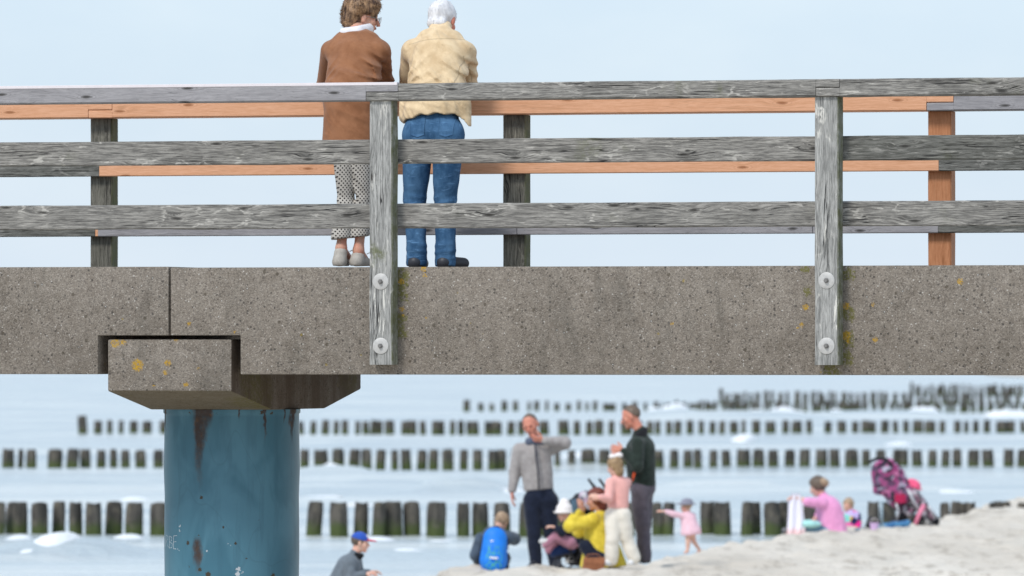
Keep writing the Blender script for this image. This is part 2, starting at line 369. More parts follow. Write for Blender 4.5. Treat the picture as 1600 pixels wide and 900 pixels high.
def concrete(name,stain,lich=(),moss=(),yellow_scale=7,ylo=.03):
    m,nt,b=new_mat(name); n=N(nt); co=n.obj()
    v=n.n('ShaderNodeTexVoronoi'); v.inputs['Scale'].default_value=150; nt.links.new(co,v.inputs['Vector'])
    rc=n.sep(v.outputs['Color'])
    big=n.noise(co,2.3,5,.62); mid=n.noise(co,14,5,.65); fine=n.noise(co,75,3,.7)
    base=n.mix(n.ss(big,.3,.72),(.135,.112,.090),(.25,.215,.18))
    base=n.mix(n.math('MULTIPLY',n.ss(mid,.4,.62),.6),base,(.31,.275,.235))
    grain=n.ramp(rc[0],(0,(.05,.045,.04)),(.12,(.10,.09,.08)),(.2,(.17,.147,.122)),(.75,(.235,.205,.17)),(.9,(.31,.275,.235)),(1,(.41,.37,.325)))
    base=n.mix(n.math('MULTIPLY_ADD',fine,.5,.3),base,grain)
    v2=n.n('ShaderNodeTexVoronoi'); v2.inputs['Scale'].default_value=46; nt.links.new(co,v2.inputs['Vector']); r2=n.sep(v2.outputs['Color'])
    base=n.mix(n.math('MULTIPLY',n.math('MULTIPLY',n.ss(r2[0],.86,.9),n.ss(v2.outputs['Distance'],.42,.25)),.75),base,(.055,.05,.045))
    base=n.mix(n.math('MULTIPLY',n.math('MULTIPLY',n.ss(r2[1],.95,.97),n.ss(v2.outputs['Distance'],.25,.12)),.6),base,(.62,.6,.56))
    # round dark lichen dots and small ochre ones
    v3=n.n('ShaderNodeTexVoronoi'); v3.inputs['Scale'].default_value=13; nt.links.new(n.vm('ADD',co,n.vm('SCALE',n.noise(co,90,2,col=True),sc=.012)),v3.inputs['Vector']); r3=n.sep(v3.outputs['Color'])
    dot=n.math('MULTIPLY',n.ss(r3[0],.62,.66),n.ss(v3.outputs['Distance'],.17,.10))
    dc=n.mix(n.ss(r3[1],.72,.74),(.075,.062,.045),(.26,.19,.045))
    base=n.mix(n.math('MULTIPLY',dot,.7),base,dc)
    # vertical dirt
    dv=n.noise(n.vm('MULTIPLY',co,(3.7,9,.9)),1,6,.7,.6)
    d2=n.noise(n.vm('MULTIPLY',co,(7,9,.8)),1,6,.75,.5); base=n.mix(n.math('MULTIPLY',n.math('MULTIPLY',n.ss(d2,.56,.68),n.ss(big,.42,.58)),.4),base,(.075,.066,.055))
    base=n.mix(n.math('MULTIPLY',n.ss(dv,.5,.75),stain),base,(.085,.078,.066))
    if moss:
        mm=spots(n,moss,co,.03,35); mm=n.math('MULTIPLY',mm,n.ss(n.noise(co,45,4,.7),.36,.56))
        base=n.mix(n.math('MULTIPLY',mm,.85),base,(.13,.125,.03))
    if lich:
        lm=spots(n,lich,co,.014,90); base=n.mix(n.math('MULTIPLY',lm,n.ss(n.noise(co,85,4,.75),.36,.58)),base,n.mix(n.noise(co,60,2),(.34,.17,.015),(.50,.33,.04)))
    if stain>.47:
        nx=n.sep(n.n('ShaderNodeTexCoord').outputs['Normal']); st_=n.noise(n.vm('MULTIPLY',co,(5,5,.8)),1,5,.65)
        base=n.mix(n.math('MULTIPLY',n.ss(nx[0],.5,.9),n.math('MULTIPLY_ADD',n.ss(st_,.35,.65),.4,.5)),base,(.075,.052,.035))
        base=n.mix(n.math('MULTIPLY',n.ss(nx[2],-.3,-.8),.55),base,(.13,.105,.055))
    h=n.math('ADD',n.math('MULTIPLY',v.outputs['Distance'],-.6),n.math('ADD',n.math('MULTIPLY',mid,1.4),n.math('MULTIPLY',dot,-.6)))
    fin(n,b,base,.9,n.bump(h,.55,.006),spec=.2); return m
p1s,p2s=s_at(622,0),s_at(1320,0)
def cp(px,py,r,v=0): return (s_at(px,v),v,z_at(px,py,v),r)
lich_r=[cp(628,483,.018),cp(630,493,.012),cp(627,440,.02),cp(1253,508,.016),cp(1259,480,.02),cp(1322,478,.025),cp(1322,524,.03),cp(1325,533,.015),cp(1367,531,.018),cp(1364,476,.012),cp(666,496,.008),cp(295,506,.012),cp(366,518,.009),cp(1246,512,.009),cp(1500,440,.02),cp(662,420,.02),cp(664,430,.012),cp(1050,505,.01)]
moss_r=[cp(628,430,.05),cp(628,446,.045),cp(630,462,.04),cp(626,520,.045),cp(625,500,.05),cp(1326,430,.04),cp(1325,490,.05),cp(1323,530,.055),cp(1300,578,.06),cp(1322,560,.05),cp(1262,455,.03),cp(1258,420,.03)]
M['conc']=concrete('weathered exposed-aggregate concrete',.46,lich_r,moss_r)
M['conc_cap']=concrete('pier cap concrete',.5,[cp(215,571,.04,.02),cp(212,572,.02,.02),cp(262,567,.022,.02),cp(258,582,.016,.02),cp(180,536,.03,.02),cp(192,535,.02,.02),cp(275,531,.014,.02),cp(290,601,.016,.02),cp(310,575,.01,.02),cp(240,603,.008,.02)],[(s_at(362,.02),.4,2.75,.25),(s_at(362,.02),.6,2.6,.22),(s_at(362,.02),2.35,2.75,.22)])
def mk_pillar():
    m,nt,b=new_mat('blue pillar paint'); n=N(nt); co=n.obj(); X,Y,Z=n.sep(co)
    big=n.noise(n.vm('MULTIPLY',co,(1,1,.6)),3.2,3,.5,.6); fl=n.noise(n.vm('MULTIPLY',co,(16,16,2.0)),1,4,.6)
    base=n.mix(n.ss(big,.40,.60),(.046,.150,.212),(.074,.203,.275))
    base=n.mix(n.math('MULTIPLY',n.ss(fl,.5,.75),.35),base,(.03,.10,.15))
    ed=n.math('ABSOLUTE',n.math('SUBTRACT',n.noise(n.vm('MULTIPLY',co,(1,1,.5)),2.6,2,.4),.5)); base=n.mix(n.math('MULTIPLY',n.ss(ed,.006,.001),.12),base,(.02,.06,.09))
    def u(px): return px
    # rust runs: (angle-x, top z, length, width)
    acc=None
    wob=n.math('MULTIPLY',n.math('SUBTRACT',n.noise(n.vm('MULTIPLY',co,(6,6,3)),1.5,4,.65),.5),.09)
    for (px,pt,pb,w) in ((316,640,790,.042),(320,630,700,.070),(313,850,905,.032),(417,640,700,.008),(445,640,668,.007),(262,640,690,.010),(460,640,705,.016),(380,640,660,.008),(330,640,672,.03)):
        xc=(px-363)/250.0; zt=2.9+(540-pt)*48.2/F_PX; zb=2.9+(540-pb)*48.2/F_PX
        dx=n.math('DIVIDE',n.math('ABSOLUTE',n.math('SUBTRACT',n.math('ADD',X,wob),xc)),w)
        t=n.ss(Z,zb,zb+(zt-zb)*.75)
        up=n.ss(Z,zt+.06,zt+.01) if pt>700 else 1.0
        msk=n.math('MULTIPLY',n.ss(n.math('ADD',dx,n.math('MULTIPLY',n.math('SUBTRACT',1,t),.7)),1.15,.3),n.math('MULTIPLY',t,up))
        acc=msk if acc is None else n.math('MAXIMUM',acc,msk)
    halo=n.math('MULTIPLY',acc,n.math('MULTIPLY_ADD',n.noise(co,30,4,.7),.7,.55))
    base=n.mix(n.math('MINIMUM',halo,.92),base,(.058,.032,.022))
    yc=n.ss(n.noise(co,26,4,.7),.5,.7); base=n.mix(n.math('MULTIPLY',n.math('MULTIPLY',n.ss(acc,.02,.3),yc),.3),base,(.20,.105,.045))
    pts=[]
    for px,py,r in ((319,777,.012),(353,823,.008),(298,848,.013),(315,836,.006),(317,889,.014),(330,897,.02),(373,848,.01),(389,872,.006),(430,899,.016),(302,644,.012),(343,645,.008),(412,644,.014),(427,645,.013),(447,644,.009),(458,642,.015),(300,885,.005),(408,812,.004)):
        x=(px-363)/250.0; pts.append((x,-math.sqrt(max(0,.42**2-x*x)),2.9+(540-py)*48.1/F_PX,r))
    base=n.mix(spots(n,pts,co,.008,120),base,(.045,.035,.02))
    ch=[]
    for px,py,r in ((285,822,.008),(285,829,.007),(377,888,.014),(376,896,.016),(383,893,.006),(361,849,.004),(365,852,.004),(328,861,.006)):
        x=(px-363)/250.0; ch.append((x,-math.sqrt(max(0,.42**2-x*x)),2.9+(540-py)*48.1/F_PX,r))
    base=n.mix(n.math('MULTIPLY',spots(n,ch,co,.012,90),.8),base,(.6,.62,.64))
    fin(n,b,base,n.math('MULTIPLY_ADD',acc,.4,.42),n.bump(n.math('ADD',n.math('MULTIPLY',big,.6),n.math('MULTIPLY',acc,n.noise(co,140,3))),.35,.004),spec=.4)
    return m
M['pillar']=mk_pillar()
M['washer']=plain('galvanised washer',(.50,.49,.47),.55,.25,var=.25,scale=45)
M['bolt']=plain('bolt steel',(.24,.23,.22),.45,.7,var=.3,scale=80)
M['black']=plain('black plastic',(.02,.02,.022),.45)
M['scratch']=plain('scratched paint',(.62,.66,.70),.7)
# ================================================================== BRIDGE
BL=(0,D0,0)
def bridge_thing(name,label,cat,**k): 
    o=empty(name,BL,-TH); return tag(o,label,cat,**k)
zt,zb,zn=DECK,2.725,2.962
W=2.85
xj=s_at(264.8,0)
def span(poly,name,label):
    mb=MB().prism(poly,0,W,.007,2)
    o=mb.build(name,M['conc'],None,BL,-TH,auto=40); return tag(o,label,'bridge beam')
nl,nr=s_at(153,0),s_at(375.5,0)
span([(-14,zb),(nl,zb),(nl,zn),(xj-.006,zn),(xj-.006,zt),(-14,zt)],'concrete_beam','short stretch of speckled concrete bridge beam left of the vertical joint, above the cap')
span([(xj+.006,zn),(nr,zn),(nr,zb),(14,zb),(14,zt-.006),(xj+.006,zt-.006)],'concrete_beam','long speckled concrete bridge beam carrying both bolted posts, right of the joint')
pier=bridge_thing('bridge_pier','blue rust-streaked steel pillar with a concrete cap block under the beam joint','bridge pier')
c0,c1=s_at(168,.02),s_at(362,.02); zc0,zc1,zc2=2.504,2.62,2.939
# cap: profile in (y,z) extruded along x
bm=bmesh.new()
prof=[(.02,zc1),(.02,zc2),(2.62,zc2),(2.62,zc1),(1.88,zc0),(.80,zc0)]
a=[bm.verts.new((c0,y,z)) for y,z in prof]; b_=[bm.verts.new((c1,y,z)) for y,z in prof]
bm.faces.new(a); bm.faces.new(b_[::-1])
for i in range(6): bm.faces.new((a[i],b_[i],b_[(i+1)%6],a[(i+1)%6]))
bmesh.ops.recalc_face_normals(bm,faces=bm.faces[:]); bmesh.ops.bevel(bm,geom=bm.edges[:],offset=.012,segments=2,affect='EDGES',profile=.5)
MB().addbm(bm).build('cap',M['conc_cap'],pier,auto=40)
# pillar: local frame unrotated so that stains are placed simply
sc_=(c0+c1)/2; vc=1.214; PX,PY=sc_*CT+vc*ST,-sc_*ST+vc*CT
prof=[(.0,-1.5),(.421,-1.5)]+[(.42+.0015*math.sin(i*1.7)+(.005*(i==22)),-1.5+i*.165) for i in range(1,25)]+[(.42,zc0-.03),(.428,zc0-.02),(.428,zc0+.0),(0,zc0+.0)]
pl=MB().lathe(prof,(0,0,0),n=96).build('pillar',M['pillar'],pier,(sc_,vc,0),TH,auto=40)
sg=MB()
def stroke(pts):
    q=[]
    for px,py in pts:
        x=(px-363)/250.3; q.append((x,-math.sqrt(max(1e-4,.42**2-x*x))-.0012,2.9+(540-py)*48.1/F_PX))
    sg.tube(q,.0018,5)
stroke([(261,855),(261.5,845),(262,837),(265.5,839),(265,844),(262,846),(266,856)])
stroke([(267.5,857),(268,838),(271.5,840),(271.5,845),(268,847),(272.5,850),(272,856),(267.5,857)])
stroke([(280,837),(275,837.5),(274.5,847),(279,846.5)]); stroke([(274.5,847),(274.5,858),(279,858)])
stroke([(276.6,857.2),(277.6,857.6)]); stroke([(281,857.6),(282,858.4)]); stroke([(283.4,859.5),(284.2,860.6)])
sg.build('scratched_lettering',M['scratch'],pl)
# ---- railings
def s_len(px,v): return s_at(px,v)
def washer(parent,x,z,y):
    MB().lathe([(0.014,.0065),(.044,.0065),(.049,.0045),(.050,.001),(.050,-.002)],(x,y,z),'y',32).build('washer',M['washer'],parent,auto=35)
    bo=MB(); bo.lathe([(0,.026),(.0085,.026),(.0095,.024),(.0095,.006)],(x,y,z),'y',12); bo.lathe([(0,.0165),(.0145,.0165),(.0155,.0145),(.0155,.005)],(x,y,z),'y',6); bo.build('bolt',M['bolt'],parent,auto=35)
fr=bridge_thing('wooden_railing','near grey weathered timber railing bolted to the concrete beam in front of the couple','railing')
PW,PD=.145,.12
zl0,zl1,zm0,zm1,zh0,zh1=3.608,3.757,3.998,4.145,4.376,4.478
fposts=[s_at(577,-PD),s_at(1273,-PD)]; pitch=fposts[1]-fposts[0]
allf=[fposts[0]-pitch]+fposts+[fposts[1]+pitch]
for i,x0 in enumerate(allf):
    mb=board(MB(),'z',2.785,zh0-.002,-PD,-.003,x0,x0+PW,.007,.0018,seed=i+2)
    p=mb.build('post',M['post' if i!=2 else 'post'],fr,auto=30)
    tag(p,['far timber post','pale worn timber post with white fibres','cracked grey timber post','far timber post'][i])
    for zz in (z_at(595,440,-PD),z_at(595,540.5,-PD)): washer(p,x0+PW*.5-(0 if i==1 else .0),zz,-PD)
cx=[x+PW/2 for x in allf]
mats=['rail','rail','rail']
for i in range(3):
    board(MB(),'x',cx[i]+.002,cx[i+1]-.002,.002,.052,zm0,zm1,.008,.002,seed=i+5).build('rail',M[['rail','rail','rail_dark'][i]],fr,auto=30)
    board(MB(),'x',cx[i]+.002,cx[i+1]-.002,.002,.052,zl0,zl1,.008,.002,seed=i+9).build('rail',M[['rail','rail','rail'][i]],fr,auto=30)
# handrail, lapped over the posts
def handrail(parent,v0,v1,pieces,z0=zh0,z1=zh1):
    """pieces: (x0,x1,start lap, end lap, material, frac) laps as (length, upper?) """
    zmid=(z0+z1)/2
    for k,(xa,xb,la,lb,mat,lab) in enumerate(pieces):
        mb=MB(); a,b=xa,xb
        if la: board(mb,'x',xa,xa+la[0]-.0005,v0,v1,zmid+.0015 if la[1] else z0,z1 if la[1] else zmid-.0015,.005,.0005,seed=k+3); a=xa+la[0]+.0005
        if lb: board(mb,'x',xb-lb[0]+.0005,xb,v0,v1,zmid+.0015 if lb[1] else z0,z1 if lb[1] else zmid-.0015,.005,.0005,seed=k+4); b=xb-lb[0]-.0005
        board(mb,'x',a,b,v0,v1,z0,z1,.007,.0015 if mat=='rail' else .00015,seed=k+12)
        o=mb.build('handrail',M[mat],parent,auto=30)
        if lab: tag(o,lab)
V0h=-.145
xA,xB=s_at(572,V0h),s_at(622,V0h); xC,xD=s_at(1275,V0h),s_at(1312,V0h)
handrail(fr,V0h,.055,[(allf[0],xB-.002,None,(xB-xA,True),'rail_pale','smooth pale grey handrail board'),
                      (xA+.001,xD-.002,(xB-xA,False),(xD-xC,True),'rail','rough dark grey handrail board'),
                      (xC+.001,allf[3]+PW,(xD-xC,False),None,'rail',None)])
# white-worn upper arris on the left board
MB().box((allf[0],V0h-.0025,zh1-.010),(xB-.006,V0h+.05,zh1+.008),.002).build('white_cap_strip',plain('chalky white coating',(.70,.65,.665),.8),fr)
# back railing
bk=bridge_thing('wooden_railing','far timber railing the couple lean on, partly renewed in orange wood','railing')
vb=W+.012
bposts=[s_at(141,vb),s_at(786,vb),s_at(1450,vb)]; bp=(bposts[2]-bposts[0])/2
allb=[bposts[0]-bp]+bposts+[bposts[2]+bp]
for i,x0 in enumerate(allb):
    new=(i==3); mb=board(MB(),'z',2.785,zh0-.002,vb,vb+PD,x0,x0+PW+.005,.007,.0015,seed=i+1)
    p=mb.build('post',M['new_z' if new else 'post_dark'],bk,auto=30)
    if new: tag(p,'new orange timber post')
    for zz in (2.9,3.28): MB().lathe([(0,.006),(.048,.0055),(.05,-.002)],(x0+PW/2,vb+PD+.004,zz),'y',24).build('washer',M['washer'],p)
vr0,vr1=W-.042,W+.008
jm1,jm2=s_at(155,vr0),s_at(1467,vr0)
for nm,x0,x1,z0,z1,mt in (('rail',allb[0],jm1-.002,zm0,zm1,'rail_dark'),('rail',jm1,jm2-.002,zm0,zm1,'new_x'),('rail',jm2,allb[4],zm0,zm1,'rail_dark'),
                          ('rail',allb[0],s_at(148,vr0),zl0,zl1,'rail_dark'),('rail',s_at(153,vr0),s_at(807,vr0),zl0,zl1,'rail_pale'),('rail',s_at(808,vr0),s_at(1269,vr0),zl0,zl1,'rail_pale'),
                          ('rail',s_at(1270,vr0),s_at(1466,vr0)-.002,zl0,zl1,'rail_pale'),('rail',s_at(1466,vr0),allb[4],zl0,zl1,'rail_dark')):
    o=board(MB(),'x',x0,x1,vr0,vr1,z0,z1,.005,.00015,seed=int(abs(x0*7))%9).build(nm,M[mt],bk,auto=30)
    if mt=='new_x': tag(o,'new orange rail board')
MB().box((s_at(148,vr0)+.001,vr0+.004,zl0+.002),(s_at(153,vr0)-.001,vr1,zl1),.002).build('rail_spacer',M['new_x'],bk)
vh0,vh1=W-.075,W+.15
xE,xF=s_at(138,vh0),s_at(175,vh0); xG,xH=s_at(1448,vh0),s_at(1490,vh0)
handrail(bk,vh0,vh1,[(allb[0],xF-.002,None,(xF-xE,True),'new_x','new orange handrail board'),
                     (xE+.001,xH-.002,(xF-xE,False),(xH-xG,True),'new_x','new orange handrail board'),
                     (xG+.001,allb[4]+PW,(xH-xG,False),None,'rail_pale','weathered grey handrail board')])
# ================================================================== GROUND AND SEA
def graded(core0,core1,step,lo,hi,g=1.18):
    a=list(np.arange(core0,core1+1e-6,step)); s=step
    while a[-1]<hi: s*=g; a.append(a[-1]+s)
    b=[a[0]]; s=step
    while b[-1]>lo: s*=g; b.append(b[-1]-s)
    return np.array(b[:0:-1]+a)
def grid_mesh(name,xs,ys,fn):
    X,Y=np.meshgrid(xs,ys,indexing='ij'); Z=fn(X,Y)
    V=np.stack([X,Y,Z],-1).reshape(-1,3); nx,ny=len(xs),len(ys)
    i=np.arange(nx*ny).reshape(nx,ny); Q=np.stack([i[:-1,:-1],i[1:,:-1],i[1:,1:],i[:-1,1:]],-1).reshape(-1,4)
    return mesh_np(name,V,Q)
SX=np.array([-400,-40,-8,-4,-2,-1.4,-.95,-.7,1.53,2.35,3.3,4.25,5.25,6.2,7.2,8.9,12,20,40,400.])
SD=np.array([-60,20,60,70,77.5,79.5,83,87.2,88.6,95,100,103.5,107,112,119,131,170,280,600,9000.])
def sand_base(X,Y):
    dm=np.interp(X,SX,SD); over=Y-dm
    z=.40-np.where(over>0,over*.11,0)+.02*np.minimum(0,-np.abs(over))*0
    z=np.where(over>0,z,.40+.0*over)
    z=z+np.clip((60-Y)/60,0,1.2)*.9
    z=z+.004*np.clip(X-12,0,200)
    return np.maximum(z,-1.6)
def sand_z(X,Y,detail=True):
    X=np.asarray(X,float); Y=np.asarray(Y,float); sh=X.shape
    P=np.stack([X.ravel(),Y.ravel()*.55,0*X.ravel()],-1)
    z=sand_base(X,Y)
    dm=np.interp(X,SX,SD); P2=P
    b=.03*noise3(P,1.7,0)+.034*noise3(P,5.5,1)
    if detail:
        r=noise3(P,13,2); P3=P*np.array([1,2.2,1]); b=b+.028*r+.024*noise3(P3,21,1)-.075*np.clip(noise3(P3,8,3)-.35,0,1)
    return z+b.reshape(sh)
def mk_sand():
    m,nt,b=new_mat('beach sand'); n=N(nt); co=n.obj(); sq=n.vm('MULTIPLY',co,(1,.13,1))
    big=n.noise(sq,.7,5,.65); mid=n.noise(sq,4,5,.7); f=n.noise(co,45,3,.7)
    c=n.mix(n.ss(big,.3,.7),(.60,.54,.46),(.73,.67,.585))
    c=n.mix(n.math('MULTIPLY',n.ss(mid,.50,.66),.6),c,(.38,.33,.27))
    c=n.mix(n.math('MULTIPLY',n.ss(f,.6,.7),.4),c,(.30,.26,.21))
    Z=n.sep(co)[2]; wet=n.ss(Z,.16,.05); c=n.mix(wet,c,(.25,.22,.18))
    fin(n,b,c,.95,n.bump(n.math('ADD',mid,n.math('MULTIPLY',f,.5)),.5,.05),spec=.1); return m
M['sand']=mk_sand()
sd_=link('sand',grid_mesh('sand',graded(-3.5,11,.09,-3000,3000,1.25),graded(79,134,.11,-60,9000,1.22),sand_z),M['sand'],smooth=True); tag(sd_,kind='structure')
# sea
_wv=[(rng.uniform(6,16),rng.uniform(-.35,.35)+1.35,rng.uniform(0,6.28)) for _ in range(7)]
def sea_z(X,Y):
    z=0*X
    for L,a,ph in _wv:
        k=6.283/L; z=z+np.sin(k*(X*math.cos(a)+Y*math.sin(a))+ph+.6*np.sin(X*.11+ph))*.018
    P=np.stack([X.ravel(),Y.ravel()*1.0,0*X.ravel()],-1)
    z=z+(.012*noise3(P,2.4,1)).reshape(X.shape)
    for (px,py,w,h,dw) in SWELL:
        D=EYE*F_PX/(py-HOR); xc=(px-800)*D/F_PX; wx=w*D/F_PX/2
        z=z+h*np.exp(-((X-xc)/wx)**4)*np.exp(-((Y-D-.5*np.sin(X*.9))/dw)**2)
    return z*np.clip(1.4-Y/1500,0,1)
SWELL=[(725,766,130,.22,1.3),(300,774,240,.12,1.6),(600,756,160,.14,1.5),(90,868,240,.22,1.1),(1130,762,170,.15,1.6),(520,742,130,.2,1.8),(900,731,140,.22,1.8),(1150,655,260,.35,3),(1360,653,280,.35,3),(1050,651,120,.4,3),(1280,692,300,.22,2.4),(640,696,300,.15,2.2),(140,760,220,.12,1.6),(1400,768,200,.1,1.6)]
def mk_sea():
    m,nt,b=new_mat('sea water'); n=N(nt); co=n.obj()
    w1=n.noise(n.vm('MULTIPLY',co,(.55,.9,1)),1.2,4,.65); w2=n.noise(n.vm('MULTIPLY',co,(1,1.3,1)),5.5,3,.6); w3=n.noise(n.vm('MULTIPLY',co,(.06,.22,1)),1,3,.6)
    c=n.mix(n.ss(w3,.4,.65),(.44,.50,.52),(.62,.65,.63))
    nb=n.bump(w2,.6,.07,n.bump(w1,.8,.35))
    fin(n,b,c,.22,nb,spec=.5); b.inputs['IOR'].default_value=1.33
    return m
M['sea']=mk_sea()
o=link('sea',grid_mesh('sea',graded(-14,16,.28,-12000,12000,1.2),graded(92,210,.33,-40,26000,1.06),sea_z),M['sea'],smooth=True); tag(o,kind='structure')
def mk_foam():
    m,nt,b=new_mat('sea foam'); n=N(nt); co=n.obj(); f=n.noise(co,3,5,.7)
    fin(n,b,n.mix(f,(.80,.83,.85),(.88,.89,.90)),.9,n.bump(f,.6,.1),spec=.1); return m
M['foam']=mk_foam()
fo_V=[];fo_Q=[];nv=0
for (px,py,wpx,h,dw) in [(520,738,62,.34,1.6),(86,866,84,.24,1.6),(40,872,60,.10,1.3),(1045,646,66,.7,3),(1215,648,130,.55,3),(1345,648,160,.5,3),(1440,646,60,.5,3),(1580,650,90,.5,3),(898,729,66,.42,1.8),(800,768,56,.16,1.0),(1125,759,70,.16,1.1),(665,753,26,.10,1.0),(10,797,60,.5,.8),(210,785,60,.15,.8),(560,790,80,.16,.7),(505,779,80,.16,.7),(1160,693,40,.3,1.6),(1400,695,60,.2,1.6),(330,745,120,.08,1.2),(70,801,90,.10,.8),(310,860,70,.12,.8),(640,862,90,.1,.8),(1000,752,40,.14,1),(1500,772,60,.2,1),(660,690,70,.25,1.5),(60,745,80,.16,1.2),(1300,762,60,.12,1),(30,842,50,.14,.7),(200,842,60,.12,.7),(590,842,70,.14,.7),(690,844,60,.12,.7)]:
    D=EYE*F_PX/(py-HOR); xc=(px-800)*D/F_PX; wx=wpx*D/F_PX/2
    nx,ny=44,12; u=np.linspace(-1,1,nx); v=np.linspace(-1,1,ny); U,VV=np.meshgrid(u,v,indexing='ij')
    P=np.stack([U.ravel()*wx+xc,VV.ravel()*3,0*U.ravel()],-1); nz=noise3(P,2.2,1).reshape(U.shape)
    X=xc+U*wx; Y=D+VV*dw*(.35+.65*(1-U**2))+.5*np.sin(X*.9)+.25*nz
    Z=sea_z(X,Y)-.05+.85*h*np.clip(1-U**2,0,1)**.8*np.clip(.75+.5*noise3(P+1,1.1,3).reshape(U.shape),.35,1.4)*np.clip(1-VV**2,0,1)*(.75+.3*nz)*.9
    Z=Z+.35*h*noise3(P+3,5,2).reshape(U.shape)+.05*h*noise3(P+2,13,1).reshape(U.shape)-.06*np.clip(noise3(P+9,4,0).reshape(U.shape),0,1)
    i=np.arange(nx*ny).reshape(nx,ny)+nv; fo_V.append(np.stack([X,Y,Z],-1).reshape(-1,3)); fo_Q.append(np.stack([i[:-1,:-1],i[1:,:-1],i[1:,1:],i[:-1,1:]],-1).reshape(-1,4)); nv+=nx*ny
o=link('sea_foam',mesh_np('sea_foam',np.concatenate(fo_V),np.concatenate(fo_Q)),M['foam'],smooth=True); tag(o,kind='stuff')
o['label']='white foam of small breaking waves between the groyne rows'
# ================================================================== GROYNES
def mk_groyne():
    m,nt,b=new_mat('mossy groyne timber'); n=N(nt); co=n.n('ShaderNodeNewGeometry').outputs['Position']; X,Y,Z=n.sep(co)
    g=n.noise(n.vm('MULTIPLY',co,(9,9,1.4)),1,5,.65); s=n.noise(co,5,4,.7)
    c=n.mix(n.ss(g,.35,.7),(.036,.034,.030),(.13,.115,.095))
    c=n.mix(n.math('MULTIPLY',n.ss(s,.5,.72),.6),c,(.19,.165,.12))
    zz=n.math('ADD',Z,n.math('MULTIPLY',n.math('SUBTRACT',s,.5),.35)); gm=n.ss(zz,.26,.06)
    c=n.mix(n.math('MULTIPLY',gm,.9),c,n.mix(g,(.035,.05,.014),(.085,.12,.028)))
    fin(n,b,c,.75,n.bump(g,.6,.02),spec=.3); return m
M['groyne']=mk_groyne()
gm_=[]
for k in range(6):
    V=[];Fs=[];n_=14;rg=9
    ph=rng.uniform(0,6.28,4)
    for i in range(rg):
        t=i/(rg-1)
        for a in range(n_):
            an=6.283*a/n_; r=.5*(1+.05*math.sin(3*an+ph[0]+t*2)+.04*math.sin(5*an+ph[1]))*(1.03-.05*t+.02*math.sin(6*t+ph[2]))
            if i==rg-1: r*=.9
            V.append((r*math.cos(an)+.04*math.sin(3*t+ph[3]),r*math.sin(an),t+(.0 if i<rg-1 else .012*math.sin(an*2+ph[1]))))
    for i in range(rg-1):
        for a in range(n_):
            a2=(a+1)%n_; Fs.append((i*n_+a,i*n_+a2,(i+1)*n_+a2,(i+1)*n_+a))
    Fs.append(tuple((rg-1)*n_+a for a in range(n_)))
    mb=MB().add(V,Fs); me=mb.mesh('groyne_post'); me.materials.append(M['groyne']); me.polygons.foreach_set('use_smooth',[True]*len(me.polygons)); me.set_sharp_from_angle(angle=R(50)); gm_.append(me)
def sp(*a): return list(a)
row1=[(-9,3),(13,42),(52,74),(85,101),(110,126),(135,156),(165,187),(199,222),(237,260),(480,500),(517,540),(553,571),(582,598),(603,630),(635,657),(671,697),(715,730),(740,761),(775,796),(814,832),(846,858),(874,893),(905,920),(938,957),(974,990),(1001,1012),(1022,1034),(1035,1050),(1097,1115),(1118,1140),(1158,1172),(1173.5,1189),(1198,1219),(1220.5,1232),(1258,1278),(1359,1373),(1376,1396),(1408,1424),(1472,1483),(1485,1497),(1499,1511),(1512.5,1524),(1543,1554),(1556,1567),(1568.5,1580),(1588,1602)]
row2=[(4,19),(28,33),(44,56),(75,94),(105,120),(127,139),(152,162),(174,182),(193,203),(215,228),(244,256),(469,479),(494,512),(521,536),(547,560),(568,580),(589,600),(613,620),(630,642),(652,663),(672,683),(694,708),(721,730),(740,751),(764,775),(776,788),(799,811),(823,836),(849,861),(870,875),(888,896),(910,928),(940,954),(966,977),(989,1000),(1008,1016),(1025,1036),(1048,1058),(1071,1081),(1087,1096),(1111,1120),(1131,1141),(1153,1170),(1178,1192),(1204,1216),(1227,1239),(1252,1265),(1275,1289),(1299,1311),(1323,1340),(1350,1359),(1372,1383),(1396,1406),(1406.5,1416),(1428,1440),(1451,1461),(1472,1481),(1491,1501),(1515,1529),(1538,1552),(1569,1581),(1590,1602)]
row3=[(125,135),(148,157),(169,174),(187,191),(204,213),(226,237),(252,262),(469,474),(485,491),(504,512),(522,527),(537,544),(556,560),(569,576),(579,585),(587,596),(604,615),(629,636),(638,648),(659,665),(677,685),(686,694),(704,709),(719,725),(731,746),(759,764),(766,781),(794,802),(812,819),(828,836),(845,856),(875,888),(898,905),(918,925),(931,941),(953,959),(973,986),(995,1002),(1011,1018),(1026,1031),(1043,1049),(1056,1064),(1074,1081),(1093,1098),(1109,1115),(1125,1131),(1143,1152),(1161,1164),(1176,1185),(1198,1210),(1223,1230),(1240,1252),(1262,1268),(1291,1299),(1311,1321),(1332,1339),(1348,1353),(1355,1360),(1364,1368),(1378,1387),(1398,1403),(1413,1419),(1427,1434),(1434.5,1441),(1446,1459),(1470,1476),(1491,1498),(1507,1511),(1521,1527),(1539,1546),(1559,1572),(1574,1585),(1597,1602)]
row4=[(726,735),(748,755),(766,772),(784,792),(803,810),(824,828),(836,843),(852,856),(866,873),(884,891),(902,907),(915,919),(927,933),(943,953),(955,962),(972,978),(988,995),(1007,1011),(1023,1029),(1033,1036),(1040,1046),(1055,1060),(1068,1073),(1076,1082),(1085,1092),(1094,1098),(1101,1106),(1107,1112),(1115,1120)]
x=1128
while x<1600: w=random.choice([4,5,6,7,8]); row4.append((x,x+w)); x+=w+random.choice([2,4,5,7])
row5=[];x=1125
while x<1600: w=random.choice([4,4,5,6,7]); row5.append((x,x+w)); x+=w+random.choice([3,5,6,9])
row6=[];x=1423
